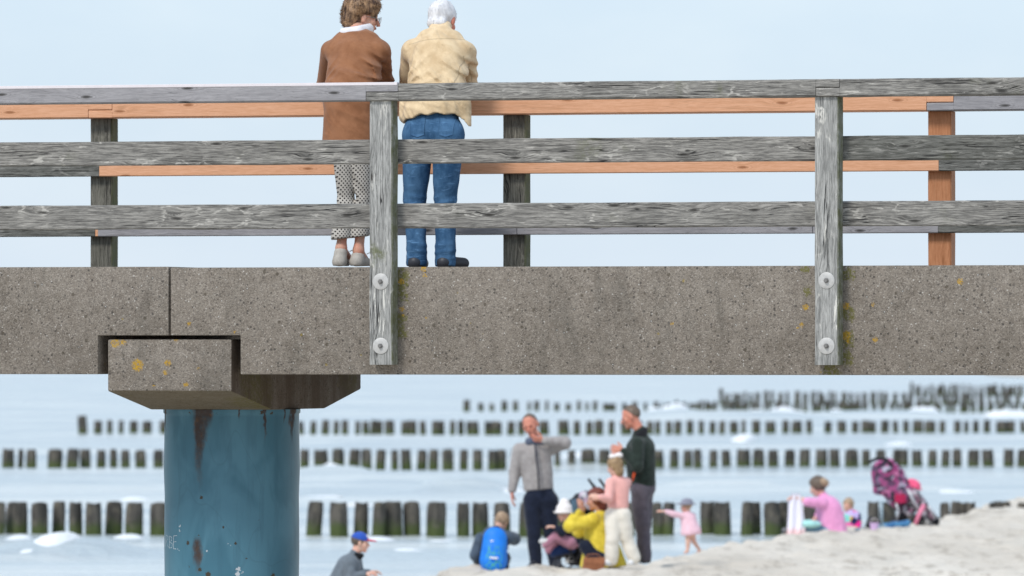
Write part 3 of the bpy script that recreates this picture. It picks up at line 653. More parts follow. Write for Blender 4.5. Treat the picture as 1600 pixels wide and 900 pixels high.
while x<1600: w=random.choice([3,4,5]); row6.append((x,x+w)); x+=w+random.choice([2,4,6])
ORD=lambda k: '%d%s'%(k,'th' if 10<=k%100<=20 else {1:'st',2:'nd',3:'rd'}.get(k%10,'th'))
rows=[('nearest',row1,785,836,119.1,''),('second nearest',row2,702.5,732,183,''),('third',row3,657.5,679,252.8,''),('fourth',row4,628,643,341,''),('fifth',row5,613,632,382,''),('farthest',row6,602,618,450,'')]
grp=[]
for ri,(nm,row,ty,by,D,_) in enumerate(rows):
    cl=0;cr=0
    for i,(a,b) in enumerate(row):
        right=a>460
        Dj=D*(1+random.uniform(-.002,.002)); c=(a+b)/2
        top=EYE+(HOR-(ty+random.uniform(-1,1)*(1.1 if ri<3 else 2.5)))*Dj/F_PX
        if ri==2 and i==0: top+=.17
        if ri==3 and i==0: top+=.14
        if ri==4 and i in (0,): top+=.18
        if ri==5 and i==0: top+=.16
        base=-.5 if ri<3 else -.4
        p=bpy.data.objects.new('groyne_post',gm_[(i*5+ri)%6]); COL.objects.link(p)
        p.location=((c-800)*Dj/F_PX,Dj,base); w=(b-a+(3.5 if ri<3 else 1.2))*Dj/F_PX*1.06; p.scale=(w,min(w,.34),top-base)
        p.rotation_euler=(random.uniform(-.02,.02),random.uniform(-.04,.04),0)
        if ri in(0,1,2):
            if right: cr+=1; lab='%s dark groyne post right of the blue pillar in the %s row of posts'%(ORD(cr),nm)
            else: cl+=1; lab='%s dark groyne post from the left edge in the %s row of posts'%(ORD(cl),nm)
        else: cl+=1; lab='%s post from the seaward left end of the %s groyne row'%(ORD(cl),nm)
        if ri==2 and i==0: lab='tall end post of the third groyne row, standing free left of the pillar'
        if ri==3 and i==0: lab='tall thick end post of the fourth groyne row, out in the sea'
        if ri==4 and i==0: lab='tall slanted end post where the fifth groyne row starts'
        if ri==5 and i==0: lab='tallest end post of the farthest groyne row, at the horizon side'
        tag(p,lab,'post',group='groyne posts of the %s row'%nm)
# ================================================================== PEOPLE
M['skin']=skin('skin',(.62,.36,.26)); M['skin_red']=skin('ruddy skin',(.60,.27,.19)); M['skin_fair']=skin('fair skin',(.70,.46,.36))
M['eye']=plain('eye',(.05,.035,.03),.2); M['lip']=plain('lips',(.42,.16,.13),.5); M['shoe_dark']=plain('dark leather shoe',(.03,.032,.04),.5)
H_BROWN=hairmat('brown hair with blond streaks',(.055,.025,.012),(.42,.25,.13)); H_WHITE=hairmat('white hair',(.62,.61,.62),(.86,.85,.85),(70,70,14))
H_DARK=hairmat('short dark hair',(.07,.05,.038),(.2,.15,.11)); H_AUB=hairmat('auburn hair',(.10,.02,.012),(.24,.06,.035)); H_BLOND=hairmat('light brown hair',(.20,.12,.06),(.48,.33,.18)); H_SAND=hairmat('sandy hair',(.28,.18,.11),(.5,.36,.24))
def nrm(v): v=np.array(v,float); return v/np.linalg.norm(v)
def frame(yaw,pitch=0,roll=0):
    """columns: right, forward, up. yaw 0 looks away from the viewer (+y); +90 looks to the viewer's right"""
    y,p,r=R(yaw),R(pitch),R(roll)
    f=np.array([math.sin(y)*math.cos(p),math.cos(y)*math.cos(p),math.sin(p)])
    rt=np.array([math.cos(y),-math.sin(y),0.]); up=np.cross(rt,f)
    rt2=rt*math.cos(r)+up*math.sin(r); up2=np.cross(rt2,f); return np.stack([rt2,f,up2],1)
class Fig:
    """turns pixels measured on the photograph plus a depth offset into metres in the figure's own frame"""
    def __init__(s,px,py,D): s.px,s.py,s.D=px,py,D; s.w=wpt(px,py,D)
    def root(s,name='person'): return empty(name,s.w)
    def p(s,px,py,y=0.): q=wpt(px,py,s.D+y)-s.w; return np.array(q)
class BFig(Fig):
    def __init__(s,px,v): s.px,s.v=px,v; s.s0=s_at(px,v)
    def root(s,name='person'): return empty(name,(s.s0*CT+s.v*ST,D0-s.s0*ST+s.v*CT,DECK),-TH)
    def p(s,px,py,y=0.): return np.array([s_at(px,s.v+y)-s.s0,y,z_at(px,py,s.v+y)-DECK])
def head_sdf(sd,c,Fm,hs):
    L=lambda x,y,z: np.array(c)+Fm@(np.array([x,y,z])*hs)
    sd.e(L(0,-.012,.03),(.076*hs,.094*hs,.088*hs),Fm,k=.02*hs)
    sd.e(L(0,.028,-.045),(.056*hs,.062*hs,.062*hs),Fm,k=.03*hs)
    sd.e(L(0,.07,-.092),(.024*hs,.02*hs,.02*hs),Fm,k=.02*hs)
    sd.e(L(0,.078,.018),(.05*hs,.016*hs,.012*hs),Fm,k=.012*hs)
    sd.e(L(0,.085,-.055),(.024*hs,.014*hs,.010*hs),Fm,k=.01*hs)
    for q in(-1,1):
        sd.e(L(.045*q,.06,-.02),(.022*hs,.02*hs,.022*hs),Fm,k=.02*hs)
        sd.e(L(.031*q,.098,.0),(.017*hs,.016*hs,.011*hs),Fm,k=.008*hs,neg=True)
        sd.e(L(.079*q,-.008,-.008),(.010*hs,.02*hs,.033*hs),Fm,k=.008*hs)
    sd.c(L(0,.09,.008),L(0,.112,-.028),.009*hs,.014*hs,k=.008*hs)
def face_bits(c,Fm,hs,parent):
    for q in(-1,1):
        p=np.array(c)+Fm@(np.array([.031*q,.082,-.001])*hs); MB().lathe([(0,-.009*hs)]+[(.009*hs*math.cos(t),.009*hs*math.sin(t)) for t in(-1,-.5,0,.5,1)]+[(0,.009*hs)],p,'z',10).build('eye',M['eye'],parent,smooth=True)
    sd=SDF(.004); sd.e(np.array(c)+Fm@(np.array([0,.095,-.056])*hs),(.023*hs,.008*hs,.007*hs),Fm); sdf_obj('lips',sd,.004,M['lip'],parent)
def hand_sdf(w,d,nrm_,side,curl=.35,s=1.0,spread=.12):
    """w wrist point, d direction of the hand, nrm_ back-of-hand normal, side: +1 thumb towards cross(d,n)"""
    d=nrm(d); nn=np.array(nrm_,float); nn=nrm(nn-d*(nn@d)); t=np.cross(d,nn)*side
    sd=SDF(.008*s); w=np.array(w,float)
    sd.c(w-d*.02*s,w+d*.02*s,.027*s,.026*s,(nn,.7)); sd.c(w+d*.03*s+t*.018*s,w+d*.08*s+t*.024*s,.018*s,.016*s,(nn,.75)); sd.c(w+d*.03*s-t*.014*s,w+d*.078*s-t*.022*s,.019*s,.016*s,(nn,.75)); sd.c(w+d*.03*s,w+d*.082*s,.018*s,.016*s,(nn,.75))
    for i,(o,ln) in enumerate(((.031,.9),(.0105,1.0),(-.0105,.94),(-.031,.74))):
        p=w+d*.083*s+t*o*s; dd=nrm(d+t*o*spread*22*.1); ang=curl*.6
        for j,(l,r) in enumerate(((.042,.0092),(.027,.0083),(.021,.0074))):
            dj=dd*math.cos(ang)-nn*math.sin(ang); q=p+dj*l*ln*s; sd.c(p,q,r*s,(r-.0006)*s,k=.003*s); p=q; ang+=curl
    p=w+d*.025*s+t*.026*s; 
    for l,r,a in((.036,.0125,.9),(.03,.0105,.6),(.024,.009,.35)):
        dj=nrm(d*math.cos(a)+t*math.sin(a)-nn*.45); q=p+dj*l*s; sd.c(p,q,r*s,(r-.001)*s,k=.006*s); p=q
    return sd
def tufts(parent,name,mat,sd,vox,n,ln,wd,flow,keep=None,seed=1):
    """hair: the solid mass plus many fine locks rooted in it, all one mesh"""
    V,Q=sd.surf(vox); rg=np.random.default_rng(seed)
    nrmv=np.zeros_like(V); fn=np.cross(V[Q[:,2]]-V[Q[:,0]],V[Q[:,3]]-V[Q[:,1]])
    for i in range(4): np.add.at(nrmv,Q[:,i],fn)
    nrmv/=np.linalg.norm(nrmv,axis=1)[:,None]+1e-9
    idx=rg.integers(0,len(V),n); Vs=[];Qs=[];b=len(V)
    for i in idx:
        p=V[i]; nn=nrmv[i]
        if keep is not None and not keep(p): continue
        t=np.array(flow(p)); t=t-nn*(t@nn)*.75+rg.normal(size=3)*.35; t/=np.linalg.norm(t)+1e-9; s=np.cross(t,nn); s/=np.linalg.norm(s)+1e-9
        l=ln*rg.uniform(.5,1.3); w_=wd*rg.uniform(.6,1.4); c=rg.uniform(.1,.45)
        p0=p-nn*.004; p1=p0+t*l*.5+nn*l*c*.5; p2=p0+t*l+nn*l*c*rg.uniform(.1,.9)
        Vs+= [p0-s*w_,p0+s*w_,p1+s*w_*.8,p1-s*w_*.8,p2+s*w_*.15,p2-s*w_*.15, p1+nn*w_*.8, p0+nn*w_*.8]
        Qs+= [(b,b+1,b+2,b+3),(b+3,b+2,b+4,b+5),(b+1,b+7,b+6,b+2),(b+7,b,b+3,b+6)]; b+=8
    if Vs: V=np.concatenate([V,np.array(Vs)]); Q=np.concatenate([Q,np.array(Qs)])
    me=mesh_np(name,V,Q); return link(name,me,mat,parent,smooth=True)
def hair_cap(c,Fm,hs,style,puff=.012):
    L=lambda x,y,z: np.array(c)+Fm@(np.array([x,y,z])*hs)
    sd=SDF(.02*hs)
    if style=='short':
        sd.e(L(0,-.018,.036),((.078+puff)*hs,(.095+puff)*hs,(.088+puff)*hs),Fm); sd.cut(L(0,.045,.03),Fm@np.array([0,.86,-.5])); sd.cut(L(0,0,-.05),Fm@np.array([0,.35,-1]))
    elif style=='crop':
        sd.e(L(0,-.015,.031),(.0785*hs,.0965*hs,.092*hs),Fm); sd.cut(L(0,.014,.06),Fm@np.array([0,.75,-.66])); sd.cut(L(0,0,-.045),Fm@np.array([0,.4,-1]))
    elif style=='bob':
        sd.e(L(0,-.02,.034),((.082+puff)*hs,(.1+puff)*hs,(.09+puff)*hs),Fm); sd.c(L(0,-.05,.0),L(0,-.055,-.09),.075*hs,.06*hs); sd.cut(L(0,.045,.02),Fm@np.array([0,.9,-.42]))
    sd.wob(60/hs,.003*hs,1); return sd
def human(name_label,F,J,mats,hs=1.0,g=1.0,vox=.014,face=(180,0,0),flat=(0,1,0),style='short',hair_n=300,sleeve=1.0,hem=None,leglen=1.0,hands=None,extra_top=None,extra_bot=None,collar=None,cat='person',root=None,bodyflat=.68,puff=.012,shoes=True,toes=None,top_puff=.018,trouser_puff=.016,arm_r=1.0,body_r=1.0,mats_face=True,fold=.0095):
    """J: joints as (px,py,dy): head neck shL shR elL elR wrL wrR chest pelvis hipL hipR knL knR anL anR ; L/R as seen in the photo"""
    P={k:F.p(*v) for k,v in J.items()}
    rt=root or F.root(); tag(rt,name_label,cat)
    Fm=frame(*face); k=hs*g
    sh=nrm(P['shR']-P['shL']); body=SDF(.03*hs)
    body.c(P['pelvis'],P['chest'],.125*k*body_r,.135*k*body_r,(flat,bodyflat)); body.c(P['shL']*.85+P['shR']*.15,P['shR']*.85+P['shL']*.15,.055*k); 
    body.c(P['neck'],P['head']+Fm@np.array([0,-.02,-.05])*hs,.056*hs,.05*hs,k=.02*hs)
    for a in 'LR':
        body.c(P['sh'+a],P['el'+a],.048*k*arm_r,.038*k*arm_r); body.c(P['el'+a],P['wr'+a],.038*k*arm_r,.026*k*arm_r)
        body.c(P['hip'+a],P['kn'+a],.078*k,.052*k); body.c(P['kn'+a],P['an'+a],.05*k,.034*k,k=.02*hs)
        body.c(P['an'+a],P['an'+a]+P.get('toe'+a,P['an'+a])*0+ (F.p(*J['toe'+a])-P['an'+a])*.9 if 'toe'+a in J else P['an'+a]+np.array([0,-.1*hs,-.04*hs]),.034*k,.026*k,k=.02*hs)
    head_sdf(body,P['head'],Fm,hs)
    ex=[]
    for a,hd in (hands or {}).items():
        ex.append((hand_sdf(P['wr'+a],hd[0],hd[1],hd[2],hd[3] if len(hd)>3 else .4,hs*.98),.0055*max(hs,.7)))
    sdf_obj('body',body,vox*.8,mats['skin'],rt,ex)
    if mats_face: face_bits(P['head'],Fm,hs,rt)
    # top
    t=SDF(.035*hs); q=top_puff; hemp=F.p(*hem) if hem else P['pelvis']
    t.c(hemp,P['chest'],.135*k*body_r+q,.145*k*body_r+q,(flat,bodyflat+.04)); t.c(P['shL']*.9+P['shR']*.1,P['shR']*.9+P['shL']*.1,.06*k+q*.6); t.c(P['chest'],P['neck']*.9+P['head']*.1,.09*k,.055*k+q*.5)
    for a in 'LR':
        t.c(P['sh'+a],P['el'+a],.053*k*arm_r+q,.045*k*arm_r+q,k=.022*hs)
        if sleeve>.5: t.c(P['el'+a],P['wr'+a]*.92+P['el'+a]*.08,.045*k*arm_r+q,.034*k*arm_r+q*.6,k=.02*hs)
    if extra_top: extra_top(t,P,F)
    up=nrm(P['chest']-hemp); t.cut(hemp-up*.02*hs,-up)
    t.wob(16/hs,fold*hs,2,(1,1,.6)); t.wob(34/hs,fold*.5*hs,0,(1.3,1,.7)); nkp=P['neck']*.35+P['head']*.65; ndr=nrm(P['head']-P['neck']); t.cutf(lambda Q:np.where(np.linalg.norm(np.cross(Q-nkp,ndr),axis=1)<.125*hs,(Q-nkp)@ndr,-9.))
    sdf_obj(mats.get('topname','jacket'),t,vox*.9,mats['top'],rt)
    if mats.get('bottom'):
        b=SDF(.03*hs); q=trouser_puff; b.c(P['pelvis'],P['pelvis']*.6+P['chest']*.4,.13*k+q*.4,.125*k,(flat,bodyflat+.06))
        for a in 'LR':
            an=P['kn'+a]+(P['an'+a]-P['kn'+a])*leglen*1.06
            b.c(P['hip'+a],P['kn'+a],.085*k+q,.058*k+q,k=.03*hs)
            if leglen>0: b.c(P['kn'+a],an,.056*k+q,.045*k+q,k=.02*hs)
        if extra_bot: extra_bot(b,P,F)
        b.wob(18/hs,fold*hs,3,(1,1,.8)); b.wob(38/hs,fold*.5*hs,1,(.7,.7,1.3))
        sdf_obj(mats.get('bottomname','trousers'),b,vox*.9,mats['bottom'],rt)
    if shoes and mats.get('shoe'):
        for a in 'LR':
            s=SDF(.02*hs); an=P['an'+a]; to=F.p(*J['toe'+a]) if 'toe'+a in J else an+np.array([0,-.15*hs,-.06*hs])
            he=an*1.0; he=he-nrm(to-an)*.02*hs; he[2]=to[2]+.005*hs
            s.c(he,to,.042*hs,.037*hs); s.c(an,to,.042*hs,.036*hs); s.c(an-np.array([0,0,.015*hs]),he,.042*hs,.036*hs); s.cut(he-np.array([0,0,.03*hs]),(0,0,-1))
            sdf_obj('shoe',s,vox*.8,mats['shoe'],rt)
    if style: 
        hd=hair_cap(P['head'],Fm,hs,style,puff); tufts(rt,'hair',mats['hair'],hd,vox*.7,hair_n,(.012 if style=='crop' else .028)*hs,.002*hs,lambda p:Fm@np.array([0,-.6,-.8]),seed=int(J['head'][0]))
    return rt,P,Fm
# ---------------------------------------------------------------- man on the bridge
def seam_cloth(name,col,seams,**kw):
    """cloth with stitched seam lines: (axis value expression) list of (kind, args)"""
    m=cloth(name,col,**kw); nt=m.node_tree; n=N(nt); b=[x for x in nt.nodes if x.type=='BSDF_PRINCIPLED'][0]
    X,Y,Z=n.sep(n.obj()); acc=None
    for k in seams:
        if k[0]=='h': _,z0,cv,xc,x0,x1=k; d=n.math('ABSOLUTE',n.math('SUBTRACT',n.math('ADD',Z,n.math('MULTIPLY',n.math('POWER',n.math('SUBTRACT',X,xc),2),cv)),z0)); lim=n.math('MULTIPLY',n.math('GREATER_THAN',X,x0),n.math('LESS_THAN',X,x1))
        else: _,x0,sl,z0,z1=k; d=n.math('ABSOLUTE',n.math('SUBTRACT',n.math('ADD',X,n.math('MULTIPLY',n.math('SUBTRACT',Z,z0),sl)),x0)); lim=n.math('MULTIPLY',n.math('GREATER_THAN',Z,z0),n.math('LESS_THAN',Z,z1))
        s=n.math('MULTIPLY',n.ss(d,.005,.0015),lim); acc=s if acc is None else n.math('MAXIMUM',acc,s)
    bc=b.inputs['Base Color']; src=bc.links[0].from_socket
    n.set(bc,n.mix(n.math('MULTIPLY',acc,.35),src,tuple(x*.4 for x in col)))
    bp=[x for x in nt.nodes if x.type=='BUMP'][0]; h=bp.inputs['Height'].links[0].from_socket
    n.set(bp.inputs['Height'],n.math('SUBTRACT',h,n.math('MULTIPLY',acc,3)))
    return m
F=BFig(682,2.28); rt=F.root(); tag(rt,'white-haired person in tan jacket and blue jeans leaning forward on the bridge railing','person')
hc=F.p(691,32,.42); Fm=frame(7,-24,0); hs=1.04
nk=F.p(689,52,.33)
body=SDF(.03)
body.c(F.p(677,200,.0),F.p(686,95,.2),.15,.16,((0,1,0),.66)); body.c(F.p(655,84,.26),F.p(718,84,.26),.07); body.c(nk,hc+Fm@np.array([0,-.02,-.05]),.06,.056,k=.02)
shL,shR=F.p(645,80,.28),F.p(727,82,.28); elL,elR=F.p(638,137,.47),F.p(734,137,.47); wrL,wrR=F.p(668,143,.60),F.p(706,143,.60)
for sh,el,wr in((shL,elL,wrL),(shR,elR,wrR)): body.c(sh,el,.05,.04); body.c(el,wr,.04,.028)
hpL,hpR=F.p(655,212,.0),F.p(699,212,0); knL,knR=F.p(648,310,.05),F.p(696,310,.05); anL,anR=F.p(651,402,.0),F.p(696,402,0.02)
for h_,k_,a_ in((hpL,knL,anL),(hpR,knR,anR)): body.c(h_,k_,.08,.055); body.c(k_,a_,.052,.035); body.c(a_,a_+np.array([0,.13,-.03]),.035,.03)
head_sdf(body,hc,Fm,hs)
sdf_obj('body',body,.010,M['skin_red'],rt,[(hand_sdf(wrL,(.9,.25,-.1),(0,.3,1),-1,.5),.005),(hand_sdf(wrR,(-.9,.25,-.1),(0,.3,1),1,.5),.005)])
face_bits(hc,Fm,hs,rt)
t=SDF(.035)
t.c(F.p(676,182,.01),F.p(686,100,.2),.192,.192,((0,1,0),.72)); t.c(F.p(649,82,.25),F.p(722,82,.25),.082); t.c(F.p(686,84,.24),F.p(689,50,.31),.13,.066,((0,1,0),.8),k=.06)
t.c(F.p(668,62,.28),F.p(710,62,.28),.06,.06,k=.05)
for sh,el,wr in((shL,elL,wrL),(shR,elR,wrR)): t.c(sh,el,.074,.062,k=.018); t.c(el,wr,.062,.045,k=.02)
t.c(F.p(718,150,.06),F.p(726,205,.02),.05,.035,k=.03); t.c(F.p(636,160,.06),F.p(633,182,.04),.05,.04,k=.03)
for (px,py,kx,kz,wl,rx,rz,am) in ((720,110,.75,.65,.06,.05,.11,.009),(714,128,.65,.75,.055,.045,.07,.008),(650,122,-.7,.7,.06,.05,.07,.008),(700,100,.6,.75,.075,.11,.1,.012),(672,128,-.4,.9,.07,.12,.05,.010),(690,120,.55,.8,.06,.09,.07,.009),(660,95,-.6,.7,.08,.07,.08,.007),(690,72,.5,.85,.09,.13,.06,.004),(736,110,.95,.3,.06,.035,.12,.006),(640,105,-.95,.3,.05,.03,.1,.007),(670,160,.2,1,.06,.16,.05,.005),(708,165,.9,.3,.055,.06,.07,.006)):
    t.fold(F.p(px,py,.08),(kx,0,kz),wl,(rx,.5,rz),am)
t.wob(15,.006,2,(1,1,.8)); t.wob(42,.0022,1,(1.2,1,.8))
# hem: higher in the middle of the back, hanging down at the right
hx=np.array([F.p(q,180,-.1)[0] for q in (610,626,640,660,690,706,718,726,734,740)]); hz=np.array([F.p(680,q,-.1)[2] for q in (192,190,184,179,177,179,186,200,215,217)])
t.c(F.p(718,165,.05),F.p(724,208,.05),.075,.05,k=.03)
t.cutf(lambda P: np.interp(P[:,0],hx,hz)-P[:,2]+.006*np.sin(P[:,0]*60))
t.e(F.p(688,41,.36),(.075,.07,.045),k=.02); t.cut(F.p(688,37,.3),(0,-.5,1))
tan=seam_cloth('tan cotton jacket',(.66,.475,.275),[('h',F.p(686,59,0)[2],.5,F.p(686,58,0)[0]*1,-.24,.26),('v',F.p(708,140,0)[0],-.10,1.1,1.36)],scale=9,bump=.35,col2=(.77,.59,.37),wrinkle=.3)
sdf_obj('jacket',t,.0072,tan,rt)
def denim(name,a,b_):
    m,nt,b=new_mat(name); n=N(nt); co=n.obj(); f=n.noise(n.vm('MULTIPLY',co,(1,1,.7)),9,5,.65); w=n.noise(co,420,2); cr=n.noise(n.vm('MULTIPLY',co,(9,9,34)),1,4,.6,.8)
    c=n.mix(n.ss(f,.35,.68),a,b_); c=n.mix(n.math('MULTIPLY',n.ss(cr,.55,.68),.5),c,tuple(min(1,x*1.7+.03) for x in b_)); c=n.mix(n.math('MULTIPLY',w,.35),c,tuple(x*.6 for x in a))
    X,Y,Z=n.sep(co); side=n.ss(n.math('ABSOLUTE',n.math('SUBTRACT',Z,.062)),.004,.001)
    c=n.mix(n.math('MULTIPLY',side,.4),c,tuple(x*.4 for x in a))
    fin(n,b,c,.85,n.bump(n.math('ADD',w,n.math('MULTIPLY',cr,2)),.35,.003),spec=.15); return m
M['jeans']=denim('faded blue jeans',(.028,.082,.172),(.085,.19,.335))
b=SDF(.03)
b.c(F.p(676,200,.01),F.p(677,170,.05),.168,.150,((0,1,0),.66)); b.c(F.p(676,205,.0),F.p(676,230,.01),.10,.07); b.e(F.p(655,212,-.0),(.102,.115,.11),k=.05); b.e(F.p(697,212,-.0),(.102,.115,.11),k=.05)
for h_,k_,a_ in((hpL+[-.005,0,0],knL,anL),(hpR+[.005,0,0],knR,anR)):
    b.c(h_,k_,.105,.073,k=.018); b.c(k_,a_+np.array([0,0,.03]),.073,.058,k=.015); b.c(a_+np.array([0,0,.06]),a_+np.array([0,0,-.03]),.062,.066,k=.015)
b.fold(F.p(648,330,0),(.2,0,1),.05,(.1,.3,.09),.005); b.fold(F.p(696,330,0),(-.2,0,1),.05,(.1,.3,.09),.005); b.fold(F.p(650,392,0),(.1,0,1),.045,(.1,.3,.05),.0025); b.fold(F.p(696,392,0),(-.15,0,1),.05,(.1,.3,.05),.003)
b.fold(F.p(678,222,-.05),(1,0,.5),.05,(.07,.3,.05),.005); b.wob(16,.004,3,(1,1,.8)); b.wob(36,.002,1,(.8,.8,1.4)); b.c(anL+np.array([0,-.01,-.01]),anL+np.array([0,-.01,-.05]),.058,.060,k=.01); b.c(anR+np.array([0,-.01,-.01]),anR+np.array([0,-.01,-.05]),.058,.060,k=.01); b.cut(anL+np.array([0,0,-.058]),(0,-.12,-1))
jo=sdf_obj('jeans',b,.0075,M['jeans'],rt)
def patch(name,sd,mat,parent,x0,x1,z0,z1,y0,off=.003,th=.004,taper=.0,nx=14,nz=14):
    """thin cloth piece laid on the -y side of a body"""
    xs=np.linspace(-1,1,nx); zs=np.linspace(0,1,nz); A,B=np.meshgrid(xs,zs,indexing='ij'); w=(x1-x0)/2*(1-taper*(1-B)*np.abs(1)); X=(x0+x1)/2+A*w; Z=z0+B*(z1-z0)-(.12*(z1-z0))*(1-np.abs(A))*(B<.02)
    Y=np.full(X.shape,y0,float)
    for _ in range(60):
        d=sd.ev(np.stack([X.ravel(),Y.ravel(),Z.ravel()],-1)).reshape(X.shape); Y=np.minimum(Y+np.clip(d,-.02,.05)*.8,0.02)
    V=np.concatenate([np.stack([X,Y-off,Z],-1).reshape(-1,3),np.stack([X,Y+th,Z],-1).reshape(-1,3)]); i=np.arange(nx*nz).reshape(nx,nz)
    Q=np.stack([i[:-1,:-1],i[1:,:-1],i[1:,1:],i[:-1,1:]],-1).reshape(-1,4); n0=nx*nz
    rim=list(i[:,0])+list(i[-1,1:])+list(i[-2::-1,-1])+list(i[0,-2:0:-1]); S=[(rim[j],rim[(j+1)%len(rim)],rim[(j+1)%len(rim)]+n0,rim[j]+n0) for j in range(len(rim))]
    return link(name,mesh_np(name,V,np.concatenate([Q,Q[:,::-1]+n0,np.array(S)])),mat,parent,smooth=True)
for pa,pb in((641,665),(686,708)):
    x0,x1=F.p(pa,200,-.1)[0],F.p(pb,200,-.1)[0]; patch('pocket',b,M['jeans'],jo,x0,x1,F.p(0,216,-.1)[2],F.p(0,187,-.1)[2],-.35,.004,.006,.12)
for a_,tx,ty in((anL,-.01,.17),(anR,.075,.15)):
    s=SDF(.02); an=a_.copy(); to=an+np.array([tx,ty,0]); to[2]=.042; he=an+np.array([0,-.035,0]); he[2]=.045
    s.c(he,to,.043,.036); s.c(an+np.array([0,0,-.02]),he,.045,.04); s.cut((0,0,.012),(0,0,-1)); sdf_obj('shoe',s,.008,M['shoe_dark'],rt)
hd=SDF(.02); L=lambda x,y,z: hc+Fm@(np.array([x,y,z])*hs)
hd.e(L(0,-.018,.032),(.084*hs,.104*hs,.094*hs),Fm); hd.c(L(-.028,-.068,-.05),L(.028,-.068,-.05),.036,.036); hd.cut(L(0,.05,.03),Fm@np.array([0,.86,-.5])); hd.wob(70,.0025,1)
tufts(rt,'hair',H_WHITE,hd,.0065,2600,.013,.0013,lambda p:Fm@np.array([.25,-.45,-.8]),seed=5)
# ---------------------------------------------------------------- woman on the bridge
F=BFig(556,2.28); rt=F.root(); tag(rt,'curly brown-haired person in brown coat and patterned trousers at the bridge railing','person')
hc=F.p(567,27,.38); Fm=frame(62,-12,0); hs=.98; nk=F.p(556,52,.28)
body=SDF(.03)
body.c(F.p(548,205,0),F.p(554,95,.18),.13,.14,((0,1,0),.66)); body.c(F.p(528,76,.22),F.p(586,76,.22),.06); body.c(nk,hc+Fm@np.array([0,-.03,-.05]),.05,.048,k=.02)
shL,shR=F.p(518,80,.24),F.p(594,80,.24); elL,elR=F.p(508,136,.46),F.p(603,136,.46); wrL,wrR=F.p(536,144,.60),F.p(578,144,.60)
for sh,el,wr in((shL,elL,wrL),(shR,elR,wrR)): body.c(sh,el,.045,.036); body.c(el,wr,.036,.025)
hpL,hpR=F.p(539,222,.0),F.p(565,222,0); knL,knR=F.p(541,310,.03),F.p(569,310,.04); anL,anR=F.p(533,388,-.02),F.p(560,392,.03)
for h_,k_,a_ in((hpL,knL,anL),(hpR,knR,anR)): body.c(h_,k_,.06,.036); body.c(k_,a_,.036,.031,k=.02); body.c(a_,a_+np.array([0,.12,-.05]),.031,.028)
head_sdf(body,hc,Fm,hs)
sdf_obj('body',body,.009,M['skin'],rt,[(hand_sdf(wrL,(.9,.25,-.1),(0,.3,1),-1,.5,.93),.005),(hand_sdf(wrR,(-.9,.25,-.1),(0,.3,1),1,.5,.93),.005)])
face_bits(hc,Fm,hs,rt)
t=SDF(.035)
t.c(F.p(545,150,.03),F.p(554,105,.17),.166,.175,((0,1,0),.66)); t.c(F.p(546,232,.0),F.p(545,150,.03),.183,.165,((0,1,0),.72)); t.c(F.p(526,80,.21),F.p(588,80,.21),.078); t.c(F.p(556,82,.2),F.p(557,56,.25),.12,.075,((0,1,0),.8),k=.06)
t.c(F.p(537,64,.24),F.p(578,64,.24),.06,.06,k=.05)
for sh,el,wr in((shL,elL,wrL),(shR,elR,wrR)): t.c(sh,el,.07,.056,k=.018); t.c(el,wr,.056,.042,k=.02)
for (px,py,kx,kz,wl,rx,rz,am) in ((578,100,.55,.8,.055,.06,.08,.014),(572,118,.35,.95,.05,.09,.05,.009),(586,118,.9,.4,.045,.035,.09,.010),(545,112,.4,.9,.085,.1,.08,.008),(522,112,-.7,.6,.05,.04,.09,.006),(560,180,.3,.95,.11,.15,.09,.005),(602,105,.95,.3,.04,.03,.1,.007)):
    t.fold(F.p(px,py,.06),(kx,0,kz),wl,(rx,.5,rz),am)
t.wob(13,.005,0,(1,1,.7)); t.cut(F.p(550,226,0),(0,0,-1)); t.cut(F.p(556,46,.25),(-.0,-.25,1))
sdf_obj('coat',t,.0072,cloth('brown wool coat',(.265,.112,.052),.1,.95,11,.3,330,(.32,.145,.072),wrinkle=.16),rt)
# hem rib and collar
s=SDF(.012); s.c(F.p(545,50,.24),F.p(560,43,.34),.058,.06,((0,1,0),.9)); s.c(F.p(556,50,.26),F.p(571,44,.36),.06,.052); s.cut(F.p(556,40,.3),(-.12,-.15,1)); sdf_obj('shirt_collar',s,.006,cloth('white cotton',(.80,.79,.82),.05),rt)
def dots(name):
    m,nt,b=new_mat(name); n=N(nt); co=n.obj(); X,Y,Z=n.sep(co); fr=6.283/.027
    u=n.math('MULTIPLY',n.math('ADD',X,n.math('MULTIPLY',Y,.75)),fr); v=n.math('MULTIPLY',n.math('ADD',Z,n.math('MULTIPLY',Y,.1)),fr)
    q=n.math('MULTIPLY',n.math('SINE',u),n.math('SINE',v)); q=n.ss(q,.26,.42)
    q2=n.math('MULTIPLY',n.math('SINE',n.math('MULTIPLY',u,2)),n.math('SINE',n.math('MULTIPLY',v,2)))
    f=n.noise(co,14,4); c=n.mix(f,(.44,.41,.37),(.56,.53,.475)); c=n.mix(n.math('MULTIPLY',n.ss(q2,.3,.7),.25),c,(.2,.18,.16)); c=n.mix(q,c,(.04,.035,.035))
    fin(n,b,c,.85,n.bump(n.noise(co,30,3),.3,.004),spec=.15); return m
b=SDF(.025)
b.c(F.p(545,205,.0),F.p(546,215,0),.15,.15,((0,1,0),.75))
for h_,k_,a_ in((hpL,knL,anL),(hpR,knR,anR)):
    b.c(h_,k_,.084,.056,k=.008); b.c(k_,a_+np.array([0,0,.07]),.056,.064,k=.008)
b.fold(F.p(553,300,-.05),(.8,0,.5),.06,(.06,.3,.12),.006); b.fold(F.p(535,330,0),(.3,0,1),.07,(.1,.3,.08),.005); b.fold(F.p(565,330,0),(-.3,0,1),.07,(.1,.3,.08),.005)
